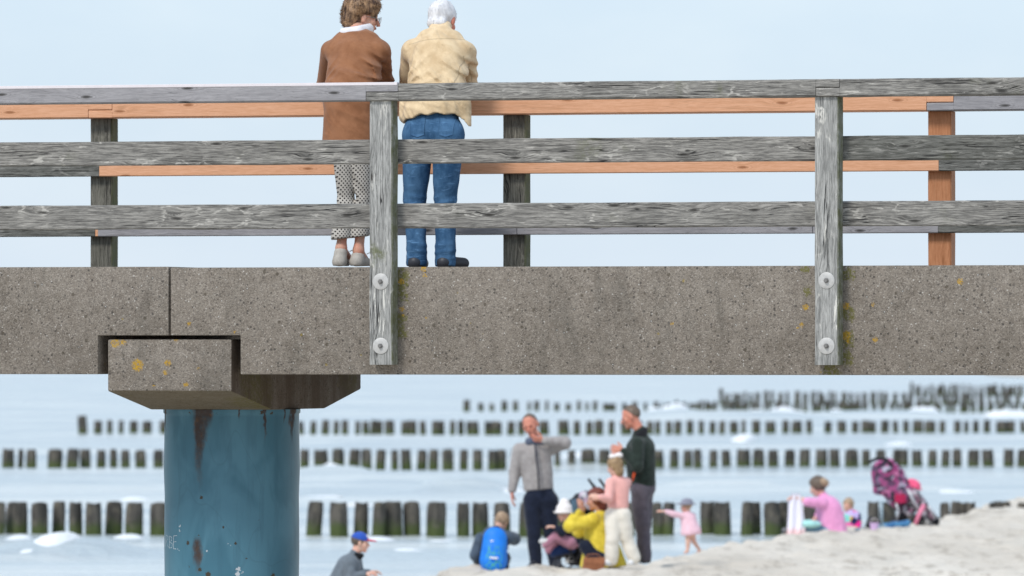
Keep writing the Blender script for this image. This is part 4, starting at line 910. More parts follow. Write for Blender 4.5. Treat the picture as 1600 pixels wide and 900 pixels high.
b.wob(15,.005,3,(1,1,.8)); b.cut(F.p(530,374,0),(.12,0,-1)); b.cut(F.p(560,380,0),(0,0,-1))
sdf_obj('trousers',b,.0072,dots('black lattice dots on off-white cotton'),rt)
M['sneaker']=plain('worn off-white sneaker',(.42,.39,.345),.85,var=.35,scale=40); M['sole']=plain('sneaker sole',(.70,.68,.63),.7,var=.1)
for a_,tx,ty in((anL,-.02,.15),(anR,.045,.17)):
    s=SDF(.018); an=a_.copy(); to=an+np.array([tx,ty,0]); to[2]=.05; he=an+np.array([-.002,-.03,0]); he[2]=.05
    s.c(he,to,.042,.033); s.c(an+np.array([0,-.01,-.03]),he,.042,.043); s.cut((0,0,.026),(0,0,-1)); s.cut((0,0,an[2]-.015),(0,.3,1)); sh_=sdf_obj('sneaker',s,.007,M['sneaker'],rt)
    s=SDF(.01); s.c(he,to,.046,.037,((0,0,1),.6)); s.cut((0,0,.04),(0,0,1)); s.cut((0,0,.006),(0,0,-1)); sdf_obj('sole',s,.007,M['sole'],sh_)
    lc=MB()
    for q in(-1,1): lc.tube([an+np.array([.02*q+.02,.05,-.02]),an+np.array([.05*q+.03,.06,-.0]),an+np.array([.065*q+.03,.055,-.035])],.003,5)
    lc.build('lace',M['sole'],sh_)
L=lambda x,y,z: hc+Fm@(np.array([x,y,z])*hs)
hd=SDF(.025); hd.e(L(0,-.03,.045),(.103*hs,.118*hs,.104*hs),Fm); hd.e(L(0,.035,.095),(.08,.075,.05),Fm); hd.e(L(-.03,-.085,-.015),(.075,.05,.075),Fm); hd.e(L(.03,-.08,-.02),(.06,.05,.07),Fm)
hd.cut(L(0,.075,.03),Fm@np.array([0,.93,-.36])); hd.e(L(.1,.03,-.03),(.05,.045,.055),Fm,k=.015,neg=True); hd.e(L(-.1,.03,-.03),(.05,.045,.055),Fm,k=.015,neg=True)
hd.wob(55,.006,1); hd.wob(95,.0045,2); hd.wob(28,.006,0)
tufts(rt,'hair',H_BROWN,hd,.006,4200,.022,.0018,lambda p:np.array([math.sin(p[2]*60+p[0]*40)*.8,math.cos(p[0]*50)*.6,-.3+.9*math.sin(p[0]*33+p[2]*25)]),seed=3)
gl=MB()
for q in(-1,1):
    c_=L(.033*q,.112,.002); pts=[c_+Fm@(np.array([.024*math.cos(a),0,.021*math.sin(a)])) for a in np.linspace(0,6.283,17)]; gl.tube(pts,.0016,5,cap=False); gl.tube([L(.058*q,.11,.008),L(.078*q,.05,.008),L(.084*q,-.02,.0)],.0016,5)
gl.tube([L(-.009,.114,.004),L(.009,.114,.004)],.0016,5)
gl.build('glasses',plain('thin glasses frame',(.25,.24,.23),.3,.6),rt)
# ================================================================== BEACH PEOPLE
BD=88.0
M['c_grey']=cloth('grey-beige jacket cloth',(.33,.30,.29),.08,col2=(.40,.37,.355)); M['c_navy']=cloth('navy trousers',(.012,.017,.035),.2); M['c_green']=cloth('dark green-black jacket',(.022,.032,.026),.25); M['c_purple']=cloth('grey-purple trousers',(.095,.082,.10),.15)
M['c_pink']=cloth('pale pink knit',(.80,.42,.38),.06); M['c_white']=cloth('cream trousers',(.76,.71,.62),.05); M['c_yellow']=cloth('mustard yellow coat',(.68,.52,.045),.1,col2=(.8,.63,.08)); M['c_bluegrey']=cloth('blue-grey jacket',(.07,.095,.13),.2); M['c_slate']=cloth('slate grey jacket',(.14,.165,.19),.15)
M['c_hotpink']=cloth('bright pink top',(.80,.34,.58),.08); M['c_ltpink']=cloth('light pink dress',(.84,.55,.62),.06); M['c_teal']=cloth('teal denim',(.13,.25,.34),.2,col2=(.2,.32,.42)); M['c_brown']=cloth('brown leather',(.30,.12,.06),.15); M['c_black']=cloth('black cloth',(.014,.014,.017),.2)
M['c_hat']=cloth('white hat cloth',(.85,.80,.78),.04); M['shoe']=plain('grey shoe',(.16,.16,.17),.7); M['shoe_w']=plain('white shoe',(.7,.7,.7),.7)
# man in grey jacket
F=Fig(846,889,88.9)
J=dict(head=(829,664,-.02),neck=(836,690,0),shL=(811,703,0),shR=(861,700,0),elL=(804,738,.02),elR=(883,692,-.10),wrL=(800,768,-.03),wrR=(850,688,-.20),chest=(837,712,0),pelvis=(844,775,0),hipL=(832,782,0),hipR=(857,782,0),knL=(834,833,-.02),knR=(860,833,.03),anL=(837,878,0),anR=(866,876,.05),toeL=(829,887,-.16),toeR=(874,885,-.1))
rt,P,Fm=human('tall person in grey zipped jacket and navy trousers, one hand raised to the chin',F,J,dict(skin=M['skin_red'],top=M['c_grey'],bottom=M['c_navy'],shoe=M['shoe_dark'],hair=H_DARK),hs=1.08,g=1.06,face=(196,-14,-14),style='crop',hair_n=500,hem=(842,762,0),
   hands=dict(L=((0,-.1,-1),(-1,0,0),1,.35),R=((-1,.1,.15),(0,-.6,-.5),1,.6)),fold=.007)
mb=MB(); mb.tube([F.p(836,694,-.16),F.p(838,715,-.185),F.p(841,740,-.185),F.p(842,764,-.17)],.011,6); mb.build('zip',M['c_navy'],rt,smooth=True)
s=SDF(.02); s.c(F.p(828,690,-.05),F.p(846,690,-.05),.058,.058,((0,1,0),.9)); s.cut(F.p(836,684,0),(0,0,1)); sdf_obj('collar',s,.012,cloth('blue-grey collar',(.10,.12,.17)),rt)
# man in dark jacket
F=Fig(1004,878,87.2)
J=dict(head=(986,651,0),neck=(1001,676,.0),shL=(996,694,-.17),shR=(1006,694,.17),elL=(996,728,-.24),elR=(1004,728,.22),wrL=(974,704,-.18),wrR=(976,708,.10),chest=(1001,705,0),pelvis=(1004,762,0),hipL=(1000,768,-.09),hipR=(1005,768,.09),knL=(1003,820,-.09),knR=(1006,820,.09),anL=(1008,868,-.10),anR=(1006,868,.10),toeL=(990,876,-.12),toeR=(992,876,.08))
rt,P,Fm=human('tall person in dark green jacket seen side-on, looking down at the small girl',F,J,dict(skin=M['skin_red'],top=M['c_green'],bottom=M['c_purple'],shoe=M['shoe_dark'],hair=H_DARK),hs=1.08,g=1.08,face=(-82,-20,0),flat=(1,0,0),bodyflat=.86,style='crop',hair_n=500,hem=(1003,757,0),
   hands=dict(L=((-1,.1,.25),(.2,-1,.1),1,.55),R=((-1,0,.1),(.2,-.2,1),1,.5)))
MB().tube([F.p(992,730,-.20),F.p(991,740,-.21),F.p(988,752,-.2)],[.012,.016,.01],6).build('orange_pocket_zip',cloth('orange trim',(.75,.10,.03)),rt,smooth=True)
s=SDF(.02); s.c(F.p(1001,681,-.02),F.p(1003,673,0),.075,.07); s.cut(F.p(1003,670,0),(-.5,0,1)); sdf_obj('collar',s,.012,M['c_black'],rt)
# girl in pink top
F=Fig(966,884,86.6)
J=dict(head=(960,729,0),neck=(966,745,0),shL=(954,754,-.06),shR=(979,754,.05),elL=(951,779,-.12),elR=(966,782,.12),wrL=(937,777,-.2),wrR=(942,780,.0),chest=(967,760,0),pelvis=(966,800,0),hipL=(958,806,0),hipR=(973,806,0),knL=(957,842,-.03),knR=(978,838,.03),anL=(955,873,0),anR=(990,870,.05),toeL=(947,881,-.06),toeR=(985,880,.0))
def xb(b,P,F): b.c(F.p(956,862,0),F.p(955,868,0),.062,.058); b.c(F.p(986,858,.04),F.p(988,866,.04),.062,.056)
rt,P,Fm=human('small girl in pale pink jumper and baggy cream trousers standing beside the dark-jacketed person',F,J,dict(skin=M['skin_fair'],top=M['c_pink'],bottom=M['c_white'],shoe=M['shoe_w'],hair=H_BLOND,topname='jumper'),hs=.86,g=.80,face=(-50,-18,0),style='bob',hair_n=900,hem=(966,792,0),
   hands=dict(L=((-1,.1,.25),(0,-.5,.6),1,.5),R=((-1,.1,.2),(0,-.5,.6),1,.5)),top_puff=.022,trouser_puff=.04,extra_bot=xb)
s=SDF(.01); s.e(F.p(957,713,-.04),(.045,.03,.028)); s.e(F.p(967,711,-.03),(.045,.03,.03)); sdf_obj('hair_bow',s,.01,M['c_hat'],rt)
# squatting person in yellow coat
F=Fig(935,889,86.9)
J=dict(head=(931,781,0),neck=(941,803,.0),shL=(926,812,-.13),shR=(944,814,.14),elL=(891,822,-.2),elR=(905,830,.1),wrL=(903,799,-.16),wrR=(907,802,.0),chest=(936,824,0),pelvis=(944,872,.02),hipL=(940,872,-.1),hipR=(944,872,.1),knL=(915,852,-.12),knR=(917,856,.14),anL=(930,882,-.1),anR=(932,882,.12),toeL=(915,886,-.1),toeR=(917,886,.12))
def xt(t,P,F):
    t.c(F.p(936,830,0),F.p(938,884,0),.15,.235,((0,1,0),.8),k=.06); t.c(F.p(945,850,.0),F.p(955,884,.03),.14,.18,k=.05)
rt,P,Fm=human('auburn-haired person crouching in a mustard yellow coat and holding up a phone',F,J,dict(skin=M['skin'],top=M['c_yellow'],bottom=M['c_navy'],shoe=M['shoe_dark'],hair=H_AUB,topname='coat'),hs=.98,g=1.0,face=(-78,-12,0),flat=(1,0,0),bodyflat=.95,style='bob',hair_n=900,hem=(940,884,0),extra_top=xt,arm_r=1.25,
   hands=dict(L=((.1,.1,1),(.3,-1,0),1,.45),R=((.1,-.1,1),(.5,1,0),-1,.45)),puff=.02,collar=1)
s=SDF(.02); s.e(F.p(938,776,.02),(.09,.09,.07)); s.wob(50,.006,1); sdf_obj('hair_bun',s,.011,H_AUB,rt)
mb=MB().box((-.042,-.006,-.08),(.042,.006,.08),.006); q=F.p(898,791,-.22); ph=mb.build('phone',plain('phone body',(.10,.19,.27),.25),None,F.w+Vector(q),auto=40); ph.rotation_euler=(R(8),R(-16),R(38)); tag(ph,'blue-grey mobile phone held up by the crouching person in yellow','phone')
MB().box((-.037,.0055,-.073),(.037,.0085,.073),.002).build('screen',plain('phone screen',(.02,.03,.04),.1),ph)
bag=MB().prism([(-.12,-.08),(.12,-.08),(.125,.07),(-.11,.07)],-.05,.05,.02).build('shoulder_bag',M['c_brown'],None,wpt(927,881,86.45),.1,auto=60); tag(bag,'brown leather shoulder bag beside the yellow coat on the sand','bag')
MB().tube([(-.1,0,.06),(-.06,.03,.10),(.04,.05,.11),(.11,.03,.06)],.007,6).build('strap',M['c_brown'],bag,smooth=True)
MB().prism([(-.118,.0),(.124,.0),(.128,.073),(-.112,.073)],-.056,-.05,.002).build('flap',M['c_brown'],bag)
# crouching child with blue backpack
F=Fig(770,892,86.8)
J=dict(head=(783,816,.05),neck=(776,834,.03),shL=(752,842,.0),shR=(793,840,.0),elL=(743,868,-.02),elR=(803,842,.12),wrL=(750,885,.16),wrR=(800,836,.25),chest=(771,850,.02),pelvis=(769,882,0),hipL=(758,884,0),hipR=(782,884,0),knL=(752,872,.3),knR=(788,872,.3),anL=(757,888,.14),anR=(783,888,.14),toeL=(755,890,.26),toeR=(785,890,.26))
def xh(t,P,F): t.e(F.p(772,829,-.02),(.12,.09,.05),k=.04)
rt,P,Fm=human('child squatting in a blue-grey jacket with a bright blue backpack on',F,J,dict(skin=M['skin_fair'],top=M['c_bluegrey'],bottom=M['c_navy'],shoe=M['shoe_dark'],hair=H_SAND),hs=.88,g=1.05,face=(15,-35,-15),style='short',hair_n=600,hem=(769,889,0),extra_top=xh,arm_r=1.2,
   hands=dict(L=((.2,1,-.2),(0,0,1),1,.4),R=((.2,1,.3),(0,0,1),-1,.4)),mats_face=True)
def bp_mat():
    m,nt,b=new_mat('blue backpack cloth'); n=N(nt); co=n.obj(); f=n.noise(co,15,4); v=n.vor(n.vm('MULTIPLY',co,(1,1,.8)),17,'DISTANCE_TO_EDGE','Distance')
    c=n.mix(f,(.008,.15,.62),(.015,.24,.80)); Z=n.sep(co)[2]; X=n.sep(co)[0]
    msk=n.math('MULTIPLY',n.math('MULTIPLY',n.ss(v,.07,.03),n.ss(Z,.03,-.01)),n.ss(n.math('ABSOLUTE',X),.10,.08))
    c=n.mix(n.math('MULTIPLY',msk,.8),c,(.10,.45,.12)); fin(n,b,c,.55,n.bump(f,.3,.01),spec=.3); return m
s=SDF(.03); s.c((0,0,-.14),(0,0,.1),.155,.135,((0,1,0),.62)); s.c((0,-.07,-.15),(0,-.06,-.02),.12,.115,((0,1,0),.5)); s.wob(18,.004,1)
q=F.w+Vector(F.p(773,856,-.2)); bpk=sdf_obj('backpack',s,.011,bp_mat(),None); bpk.location=q; bpk.rotation_euler=(R(-6),R(5),0); tag(bpk,'bright blue backpack with green print on the squatting child','backpack')
MB().tube([(-.03,-.02,.2),(-.02,-.02,.245),(.02,-.02,.245),(.03,-.02,.2)],.008,6).build('handle',M['c_navy'],bpk,smooth=True)
MB().tube([(-.1,.0,.15),(-.13,.05,.12),(-.14,.09,.0)],.014,6).tube([(.1,.0,.15),(.13,.05,.12),(.14,.09,.0)],.014,6).build('straps',M['c_navy'],bpk,smooth=True)
MB().box((-.045,-.158,-.135),(.045,-.150,-.115),.003).box((-.05,-.1,.055),(-.02,-.092,.075),.002).build('patch',M['c_hat'],bpk)
# boy in cap, lower left
F=Fig(545,972,80)
J=dict(head=(563,848,0),neck=(554,866,.0),shL=(546,878,-.12),shR=(556,876,.12),elL=(548,905,-.16),elR=(562,900,.16),wrL=(570,896,-.14),wrR=(576,894,.1),chest=(545,885,0),pelvis=(524,922,0),hipL=(524,926,-.08),hipR=(526,926,.08),knL=(546,940,-.1),knR=(550,940,.1),anL=(532,962,-.1),anR=(536,962,.1),toeL=(550,968,-.1),toeR=(552,968,.1))
rt,P,Fm=human('boy in slate grey jacket and blue and red cap bending forward by the water',F,J,dict(skin=M['skin_fair'],top=M['c_slate'],bottom=M['c_navy'],shoe=M['shoe'],hair=H_DARK),hs=.86,g=.9,face=(88,-8,0),flat=(1,0,0),bodyflat=.95,style='short',hair_n=300,hem=(528,918,0),arm_r=1.1,
   hands=dict(L=((1,0,.1),(0,-.3,1),1,.4),R=((1,0,.1),(0,.3,1),-1,.4)),puff=.006)
def cap(parent,c,Fm,hs,m1,m2):
    L=lambda x,y,z: np.array(c)+Fm@(np.array([x,y,z])*hs)
    s=SDF(.015); s.e(L(0,-.012,.045),(.09*hs,.108*hs,.088*hs),Fm); s.cut(L(0,0,.035),Fm@np.array([0,-.1,-1])); ca=sdf_obj('cap',s,.009,m1,parent)
    s=SDF(.01); s.e(L(0,.11,.046),(.072*hs,.085*hs,.012*hs),Fm); s.cut(L(0,.075,0),Fm@np.array([0,-1,0])); sdf_obj('brim',s,.008,m2,ca)
    s=SDF(.01); s.e(L(0,.05,.075),(.05*hs,.045*hs,.035*hs),Fm); sdf_obj('front_panel',s,.008,M['c_hat'],ca)
cap(rt,P['head'],Fm,.86,cloth('blue cap',(.03,.09,.42)),cloth('red brim',(.62,.04,.08)))
s=SDF(.02); s.c(F.p(556,868,0),F.p(561,866,0),.062,.055); s.cut(F.p(558,863,0),(.2,0,1)); sdf_obj('collar',s,.012,M['c_black'],rt)
# toddler in pink
F=Fig(1078,865,93)
J=dict(head=(1072,791,0),neck=(1074,801,0),shL=(1067,806,-.06),shR=(1082,806,.06),elL=(1052,803,-.1),elR=(1084,820,.1),wrL=(1040,799,-.12),wrR=(1080,830,.12),chest=(1075,812,0),pelvis=(1078,830,0),hipL=(1075,832,-.03),hipR=(1081,832,.03),knL=(1075,848,-.04),knR=(1084,846,.04),anL=(1074,861,-.04),anR=(1093,859,.06),toeL=(1069,864,-.06),toeR=(1090,863,.03))
def xd(t,P,F): t.c(F.p(1076,812,0),F.p(1079,830,0),.085,.125,k=.04)
rt,P,Fm=human('barefoot toddler in light pink dress and grey sun hat running with one arm out',F,J,dict(skin=M['skin_fair'],top=M['c_ltpink'],hair=H_SAND,topname='dress'),hs=.66,g=.82,face=(-75,-10,0),flat=(1,0,0),bodyflat=.95,style='short',hair_n=200,hem=(1078,834,0),extra_top=xd,shoes=False,
   hands=dict(L=((-1,0,.1),(0,-.3,1),1,.2),R=((0,0,-1),(1,0,0),1,.3)),top_puff=.012)
s=SDF(.01); s.e(P['head']+np.array([.012,0,.045]),(.075,.068,.055)); s.e(P['head']+np.array([0,0,.03]),(.125,.115,.012)); s.cut(P['head']+np.array([0,0,.012]),(0,0,-1)); sdf_obj('sun_hat',s,.009,cloth('grey hat',(.24,.24,.29)),rt)
# seated person in pink
F=Fig(1290,842,103)
J=dict(head=(1277,761,0),neck=(1286,775,.0),shL=(1284,786,-.16),shR=(1294,784,.16),elL=(1262,784,-.24),elR=(1280,806,.2),wrL=(1247,778,-.22),wrR=(1268,816,.12),chest=(1293,794,0),pelvis=(1300,831,0),hipL=(1296,834,-.1),hipR=(1298,834,.1),knL=(1264,826,-.13),knR=(1262,824,.13),anL=(1238,836,-.14),anR=(1236,836,.1),toeL=(1228,829,-.16),toeR=(1226,829,.1))
def xs_(t,P,F): t.c(F.p(1296,800,0),F.p(1302,832,0),.16,.19,((0,1,0),1.0),k=.06)
rt,P,Fm=human('person sitting on the sand in a bright pink top, holding up a white towel',F,J,dict(skin=M['skin_fair'],top=M['c_hotpink'],bottom=M['c_teal'],shoe=M['shoe'],hair=H_DARK,topname='top',bottomname='jeans'),hs=1.0,g=1.02,face=(-68,-22,0),flat=(1,0,0),bodyflat=.95,style='short',hair_n=700,hem=(1301,836,0),sleeve=0,extra_top=xs_,
   hands=dict(L=((-1,0,.1),(0,-.3,1),1,.6),R=((-1,0,-.2),(0,-.3,1),1,.4)),puff=.026)
s=SDF(.02); s.e(F.p(1284,754,-.02),(.10,.09,.065)); s.wob(50,.008,1); sdf_obj('hair_bun',s,.011,H_SAND,rt)
def hanging(name,F,pts,thick,mat,label,cat,seed=0):
    """a cloth held at the top and falling in folds: pts rows of (pxL,pxR,py,y)"""
    nu=26; rows=[]
    ys=[p[2] for p in pts]; yy=np.linspace(ys[0],ys[-1],30)
    V=[]
    for y in yy:
        a=np.interp(y,ys,[p[0] for p in pts]); b=np.interp(y,ys,[p[1] for p in pts]); d=np.interp(y,ys,[p[3] for p in pts])
        for u in np.linspace(0,1,nu):
            q=F.p(a+(b-a)*u,y,d+.018*math.sin(u*13+seed+.04*y)+.006*math.sin(u*29+y*.2)); V.append(q)
    V=np.array(V); n0=len(V); V=np.concatenate([V,V+np.array([0,thick,0])]); i=np.arange(n0).reshape(len(yy),nu)
    Q=np.stack([i[:-1,:-1],i[1:,:-1],i[1:,1:],i[:-1,1:]],-1).reshape(-1,4)
    rim=list(i[:,0])+list(i[-1,1:])+list(i[-2::-1,-1])+list(i[0,-2:0:-1]); S=[(rim[j],rim[(j+1)%len(rim)],rim[(j+1)%len(rim)]+n0,rim[j]+n0) for j in range(len(rim))]
    o=link(name,mesh_np(name,V,np.concatenate([Q,Q[:,::-1]+n0,np.array(S)])),mat,None,smooth=True); o.location=F.w; return tag(o,label,cat)
def towel_mat():
    m,nt,b=new_mat('white and pink towel'); n=N(nt); co=n.obj(); Z=n.sep(co)[2]; f=n.noise(co,9,3)
    c=n.mix(n.ss(n.math('ADD',Z,n.math('MULTIPLY',f,.1)),.24,.14),(.82,.80,.88),(.84,.58,.58)); fin(n,b,c,.95,n.bump(n.noise(co,200,2),.4,.003),spec=.05); return m
hanging('towel',F,[(1237,1250,771,-.25),(1232,1254,784,-.25),(1231,1256,806,-.26),(1230,1258,824,-.27),(1229,1256,846,-.3)],.012,towel_mat(),'white towel with a pink end held up by the seated person in pink','towel')
s=SDF(.03); s.e((0,0,0),(.11,.13,.06)); s.e((.08,.02,.0),(.09,.1,.05)); s.wob(20,.015,1); lb=sdf_obj('blanket',s,.013,cloth('mint cloth',(.40,.72,.68),.1),None); lb.location=wpt(1265,819,102.8); tag(lb,'small mint green cloth lying over the knees of the seated person','blanket')
# child with colourful jacket
def multi(name,cols,sc,base=None):
    m,nt,b=new_mat(name); n=N(nt); co=n.obj(); v=n.n('ShaderNodeTexVoronoi'); v.inputs['Scale'].default_value=sc; nt.links.new(co,v.inputs['Vector']); r=n.sep(v.outputs['Color'])
    st=[(i/len(cols),c) for i,c in enumerate(cols)]; c=n.ramp(r[0],*st,interp='CONSTANT'); fin(n,b,c,.85,spec=.15); return m
F=Fig(1330,838,104.5)
J=dict(head=(1325,790,0),neck=(1328,800,0),shL=(1318,806,0),shR=(1338,806,0),elL=(1314,818,.0),elR=(1341,818,0),wrL=(1316,828,-.12),wrR=(1338,828,-.12),chest=(1328,810,0),pelvis=(1329,830,0),hipL=(1323,832,0),hipR=(1335,832,0),knL=(1318,830,-.2),knR=(1340,830,-.2),anL=(1320,834,-.4),anR=(1338,834,-.4),toeL=(1318,831,-.48),toeR=(1340,831,-.48))
human('small sandy-haired child in a multicoloured jacket behind the person in pink',F,J,dict(skin=M['skin_fair'],top=multi('multicolour jacket',[(.75,.03,.25),(.03,.03,.10),(.25,.62,.55),(.8,.15,.4),(.75,.45,.1),(.55,.45,.75)],11),bottom=M['c_teal'],shoe=M['shoe'],hair=H_SAND),hs=.8,g=.86,face=(205,-20,8),style='bob',hair_n=300,hem=(1329,834,0),puff=.01)
# ================================================================== DARK STROLLER WITH CHILD (centre)
def wheel(mb_parent,name,c,r,w,axis='y'):
    t=MB().lathe([(r*.80,-w/2),(r*.96,-w/2),(r,-w*.3),(r,w*.3),(r*.96,w/2),(r*.80,w/2),(r*.80,-w/2)],c,axis,24).build(name,M['black'],mb_parent,auto=40)
    m=MB(); m.lathe([(0,-w*.6),(r*.2,-w*.6),(r*.2,w*.6),(0,w*.6)],c,axis,12)
    for k in range(6):
        a=k*math.pi/3; m.tube([c,(c[0]+r*.82*math.cos(a),c[1],c[2]+r*.82*math.sin(a))],r*.05,5)
    m.build('spokes',M['washer'],t); return t
F=Fig(905,889,88.2); st=empty('stroller',F.w); tag(st,'black stroller behind the yellow coat, its grips sticking up and a white-hatted child inside','stroller')
g=F.p
def hood(parent,name,mat,c,ax,r,a0,a1,w,thick=.012,n=18,vox=None):
    """arched fabric hood: a shell about the axis y between angles a0..a1 with domed sides"""
    V=[];Fs=[]; m=9
    for i in range(n+1):
        a=R(a0+(a1-a0)*i/n)
        for j in range(m):
            u=-1+2*j/(m-1); rr=r*(1-.18*abs(u)**3)*(1-.03*math.cos((i/n*5)*6.283)); V.append((c[0]+rr*math.cos(a)*ax[0],c[1]+u*w/2,c[2]+rr*math.sin(a)*ax[1]))
    for i in range(n):
        for j in range(m-1): Fs.append((i*m+j,i*m+j+1,(i+1)*m+j+1,(i+1)*m+j))
    b0=len(V)
    for side,j in((0,0),(1,m-1)):
        V.append((c[0],c[1]+(-1 if j==0 else 1)*w/2*.96,c[2])); k=len(V)-1
        for i in range(n): Fs.append((i*m+j,(i+1)*m+j,k))
    o=MB().add(V,Fs).build(name,mat,parent,smooth=True); so_=o.modifiers.new('s','SOLIDIFY'); so_.thickness=thick
    return o
hood(st,'hood',M['c_black'],g(919,804,.08),(1,1.0),.27,35,158,.42)
s=SDF(.02); s.c(g(912,776,-.16),g(921,790,-.18),.06,.05); s.wob(30,.012,2); sdf_obj('grey_lining',s,.012,multi('grey patterned lining',[(.45,.43,.48),(.62,.60,.64),(.22,.2,.26),(.5,.35,.45)],26),st)
fr_=MB()
for q in(-.2,.2):
    fr_.tube([g(928,757,q),g(936,790,q),g(918,850,q),g(893,884,q)],.014,7); fr_.tube([g(905,788,q),g(888,812,q),g(884,845,q),g(902,884,q)],.014,7); fr_.tube([g(888,812,q),g(930,880,q)],.012,6)
fr_.tube([g(903,868,-.2),g(903,868,.2)],.012,6); fr_.build('frame',M['black'],st,smooth=True)
for (a,b,q) in(((919,748),(929,762),-.22),((936,748),(946,762),.24)): MB().tube([g(a[0],a[1],q),g(b[0],b[1],q)],[.015,.017],8).build('grip',M['black'],st,smooth=True)
s=SDF(.03); s.c(g(916,810,0),g(905,850,0),.12,.13,((0,1,0),1.2)); s.c(g(902,855,0),g(872,862,0),.10,.07,((0,1,0),1.2)); s.wob(14,.008,1); sdf_obj('seat',s,.013,M['c_black'],st)
s=SDF(.03); s.c(g(888,856,-.12),g(866,862,-.12),.085,.065); s.wob(22,.01,2); sdf_obj('footmuff',s,.012,cloth('dark blue padded cloth',(.02,.045,.14),.2),st)
s=SDF(.03); s.c(g(895,872,0),g(915,874,0),.085,.09,((0,1,0),1.4)); s.wob(16,.01,1); sdf_obj('basket',s,.014,M['c_black'],st)
for px,q in((886,-.23),(886,.23),(926,-.24),(926,.24)): wheel(st,'wheel',tuple(g(px,877,q)),.085,.035)
F2=Fig(880,850,88.0)
J=dict(head=(882,803,-.12),neck=(888,816,-.06),shL=(886,820,-.1),shR=(893,820,.1),elL=(878,832,-.14),elR=(886,834,.12),wrL=(869,824,-.16),wrR=(872,830,.08),chest=(889,826,0),pelvis=(894,846,0),hipL=(890,848,-.06),hipR=(892,848,.06),knL=(868,838,-.09),knR=(872,842,.07),anL=(854,850,-.12),anR=(858,858,.05),toeL=(846,846,-.13),toeR=(850,854,.04))
rt,P,Fm=human('small child in a white hat and navy jacket sitting in the black stroller',F2,J,dict(skin=M['skin_fair'],top=M['c_navy'],bottom=cloth('mauve leggings',(.42,.20,.27)),shoe=M['shoe_w'],hair=H_SAND,bottomname='leggings'),hs=.74,g=.86,face=(-110,-12,0),style='short',hair_n=200,hem=(893,850,0),
   hands=dict(L=((-1,0,.2),(0,-.3,1),1,.4)),puff=.004)
s=SDF(.015); s.e(P['head']+np.array([0,0,.05]),(.095,.095,.085)); s.e(P['head']+np.array([-.01,0,.02]),(.118,.112,.02)); s.c(P['head']+np.array([0,0,.07]),P['head']+np.array([.0,0,.125]),.07,.055); s.cut(P['head']+np.array([0,0,.005]),(0,0,-1)); sdf_obj('sun_hat',s,.010,M['c_hat'],rt)
# ================================================================== PATTERNED STROLLER (right)
F=Fig(1410,826,106.5); g=F.p; st=empty('stroller',F.w); tag(st,'stroller with pink and purple patterned hood folded back, parked on the sand slope','stroller')
pat=multi('pink and purple print',[(.07,.04,.07),(.30,.06,.16),(.10,.07,.11),(.48,.16,.30),(.13,.06,.12),(.42,.38,.48),(.05,.04,.06),(.36,.09,.22),(.20,.13,.21)],17)
s=SDF(.05); s.c(g(1384,738,0),g(1401,775,0),.20,.17,((0,1,0),1.1)); s.c(g(1376,752,0),g(1372,768,0),.11,.07,((0,1,0),1.6)); s.c(g(1398,742,0),g(1412,772,0),.14,.13,((0,1,0),1.2)); s.cut(g(1384,785,0),(-.55,0,-1)); s.e(g(1362,786,0),(.2,.3,.12),k=.04,neg=True); s.wob(14,.008,1)
hd_=sdf_obj('hood',s,.014,pat,st)
MB().tube([g(1359,722,-.2),g(1368,717,-.22),g(1382,717,-.22),g(1394,726,-.2)],.022,7).tube([g(1359,722,.2),g(1368,717,.22),g(1382,717,.22),g(1394,726,.2)],.022,7).tube([g(1359,722,-.2),g(1359,722,.2)],.02,7).build('hood_rim',M['c_black'],hd_,smooth=True)
MB().box(tuple(g(1398,786,-.24)),tuple(g(1415,772,-.20)),.012).build('red_pocket',cloth('dark red pocket',(.42,.02,.08)),st)
s=SDF(.03); s.c(g(1427,775,0),g(1456,812,0),.10,.085,((0,1,0),1.7)); s.c(g(1404,792,0),g(1420,800,0),.07,.08,((0,1,0),1.7)); s.wob(16,.008,2); sdf_obj('seat',s,.014,multi('grey and plum seat print',[(.10,.07,.09),(.30,.14,.2),(.32,.31,.34),(.07,.05,.06),(.5,.46,.5)],24),st)
fm=MB()
for q in(-.23,.23):
    fm.tube([g(1418,764,q),g(1427,782,q),g(1438,802,q)],.02,7); fm.tube([g(1450,790,q),g(1462,810,q)],.016,6); fm.tube([g(1400,786,q),g(1404,800,q),g(1398,822,q)],.016,6); fm.tube([g(1438,800,q),g(1456,822,q)],.016,6)
fm.build('frame',plain('silver tube',(.5,.5,.52),.4,.5),st,smooth=True)
MB().tube([g(1444,788,-.3),g(1436,804,-.3),g(1430,819,-.3)],[.028,.03,.028],8).build('pink_side_bar',plain('pink plastic',(.78,.22,.34),.4),st,smooth=True)
s=SDF(.03); s.c(g(1438,812,0),g(1458,814,0),.10,.09,((0,1,0),1.7)); s.c(g(1412,806,0),g(1400,812,0),.06,.05,((0,1,0),2)); s.wob(14,.01,3); sdf_obj('basket',s,.014,M['c_black'],st)
for px,py,q in((1448,816,-.27),(1448,816,.27),(1398,820,-.26),(1398,820,.26)): wheel(st,'wheel',tuple(g(px,py,q)),.09,.04)
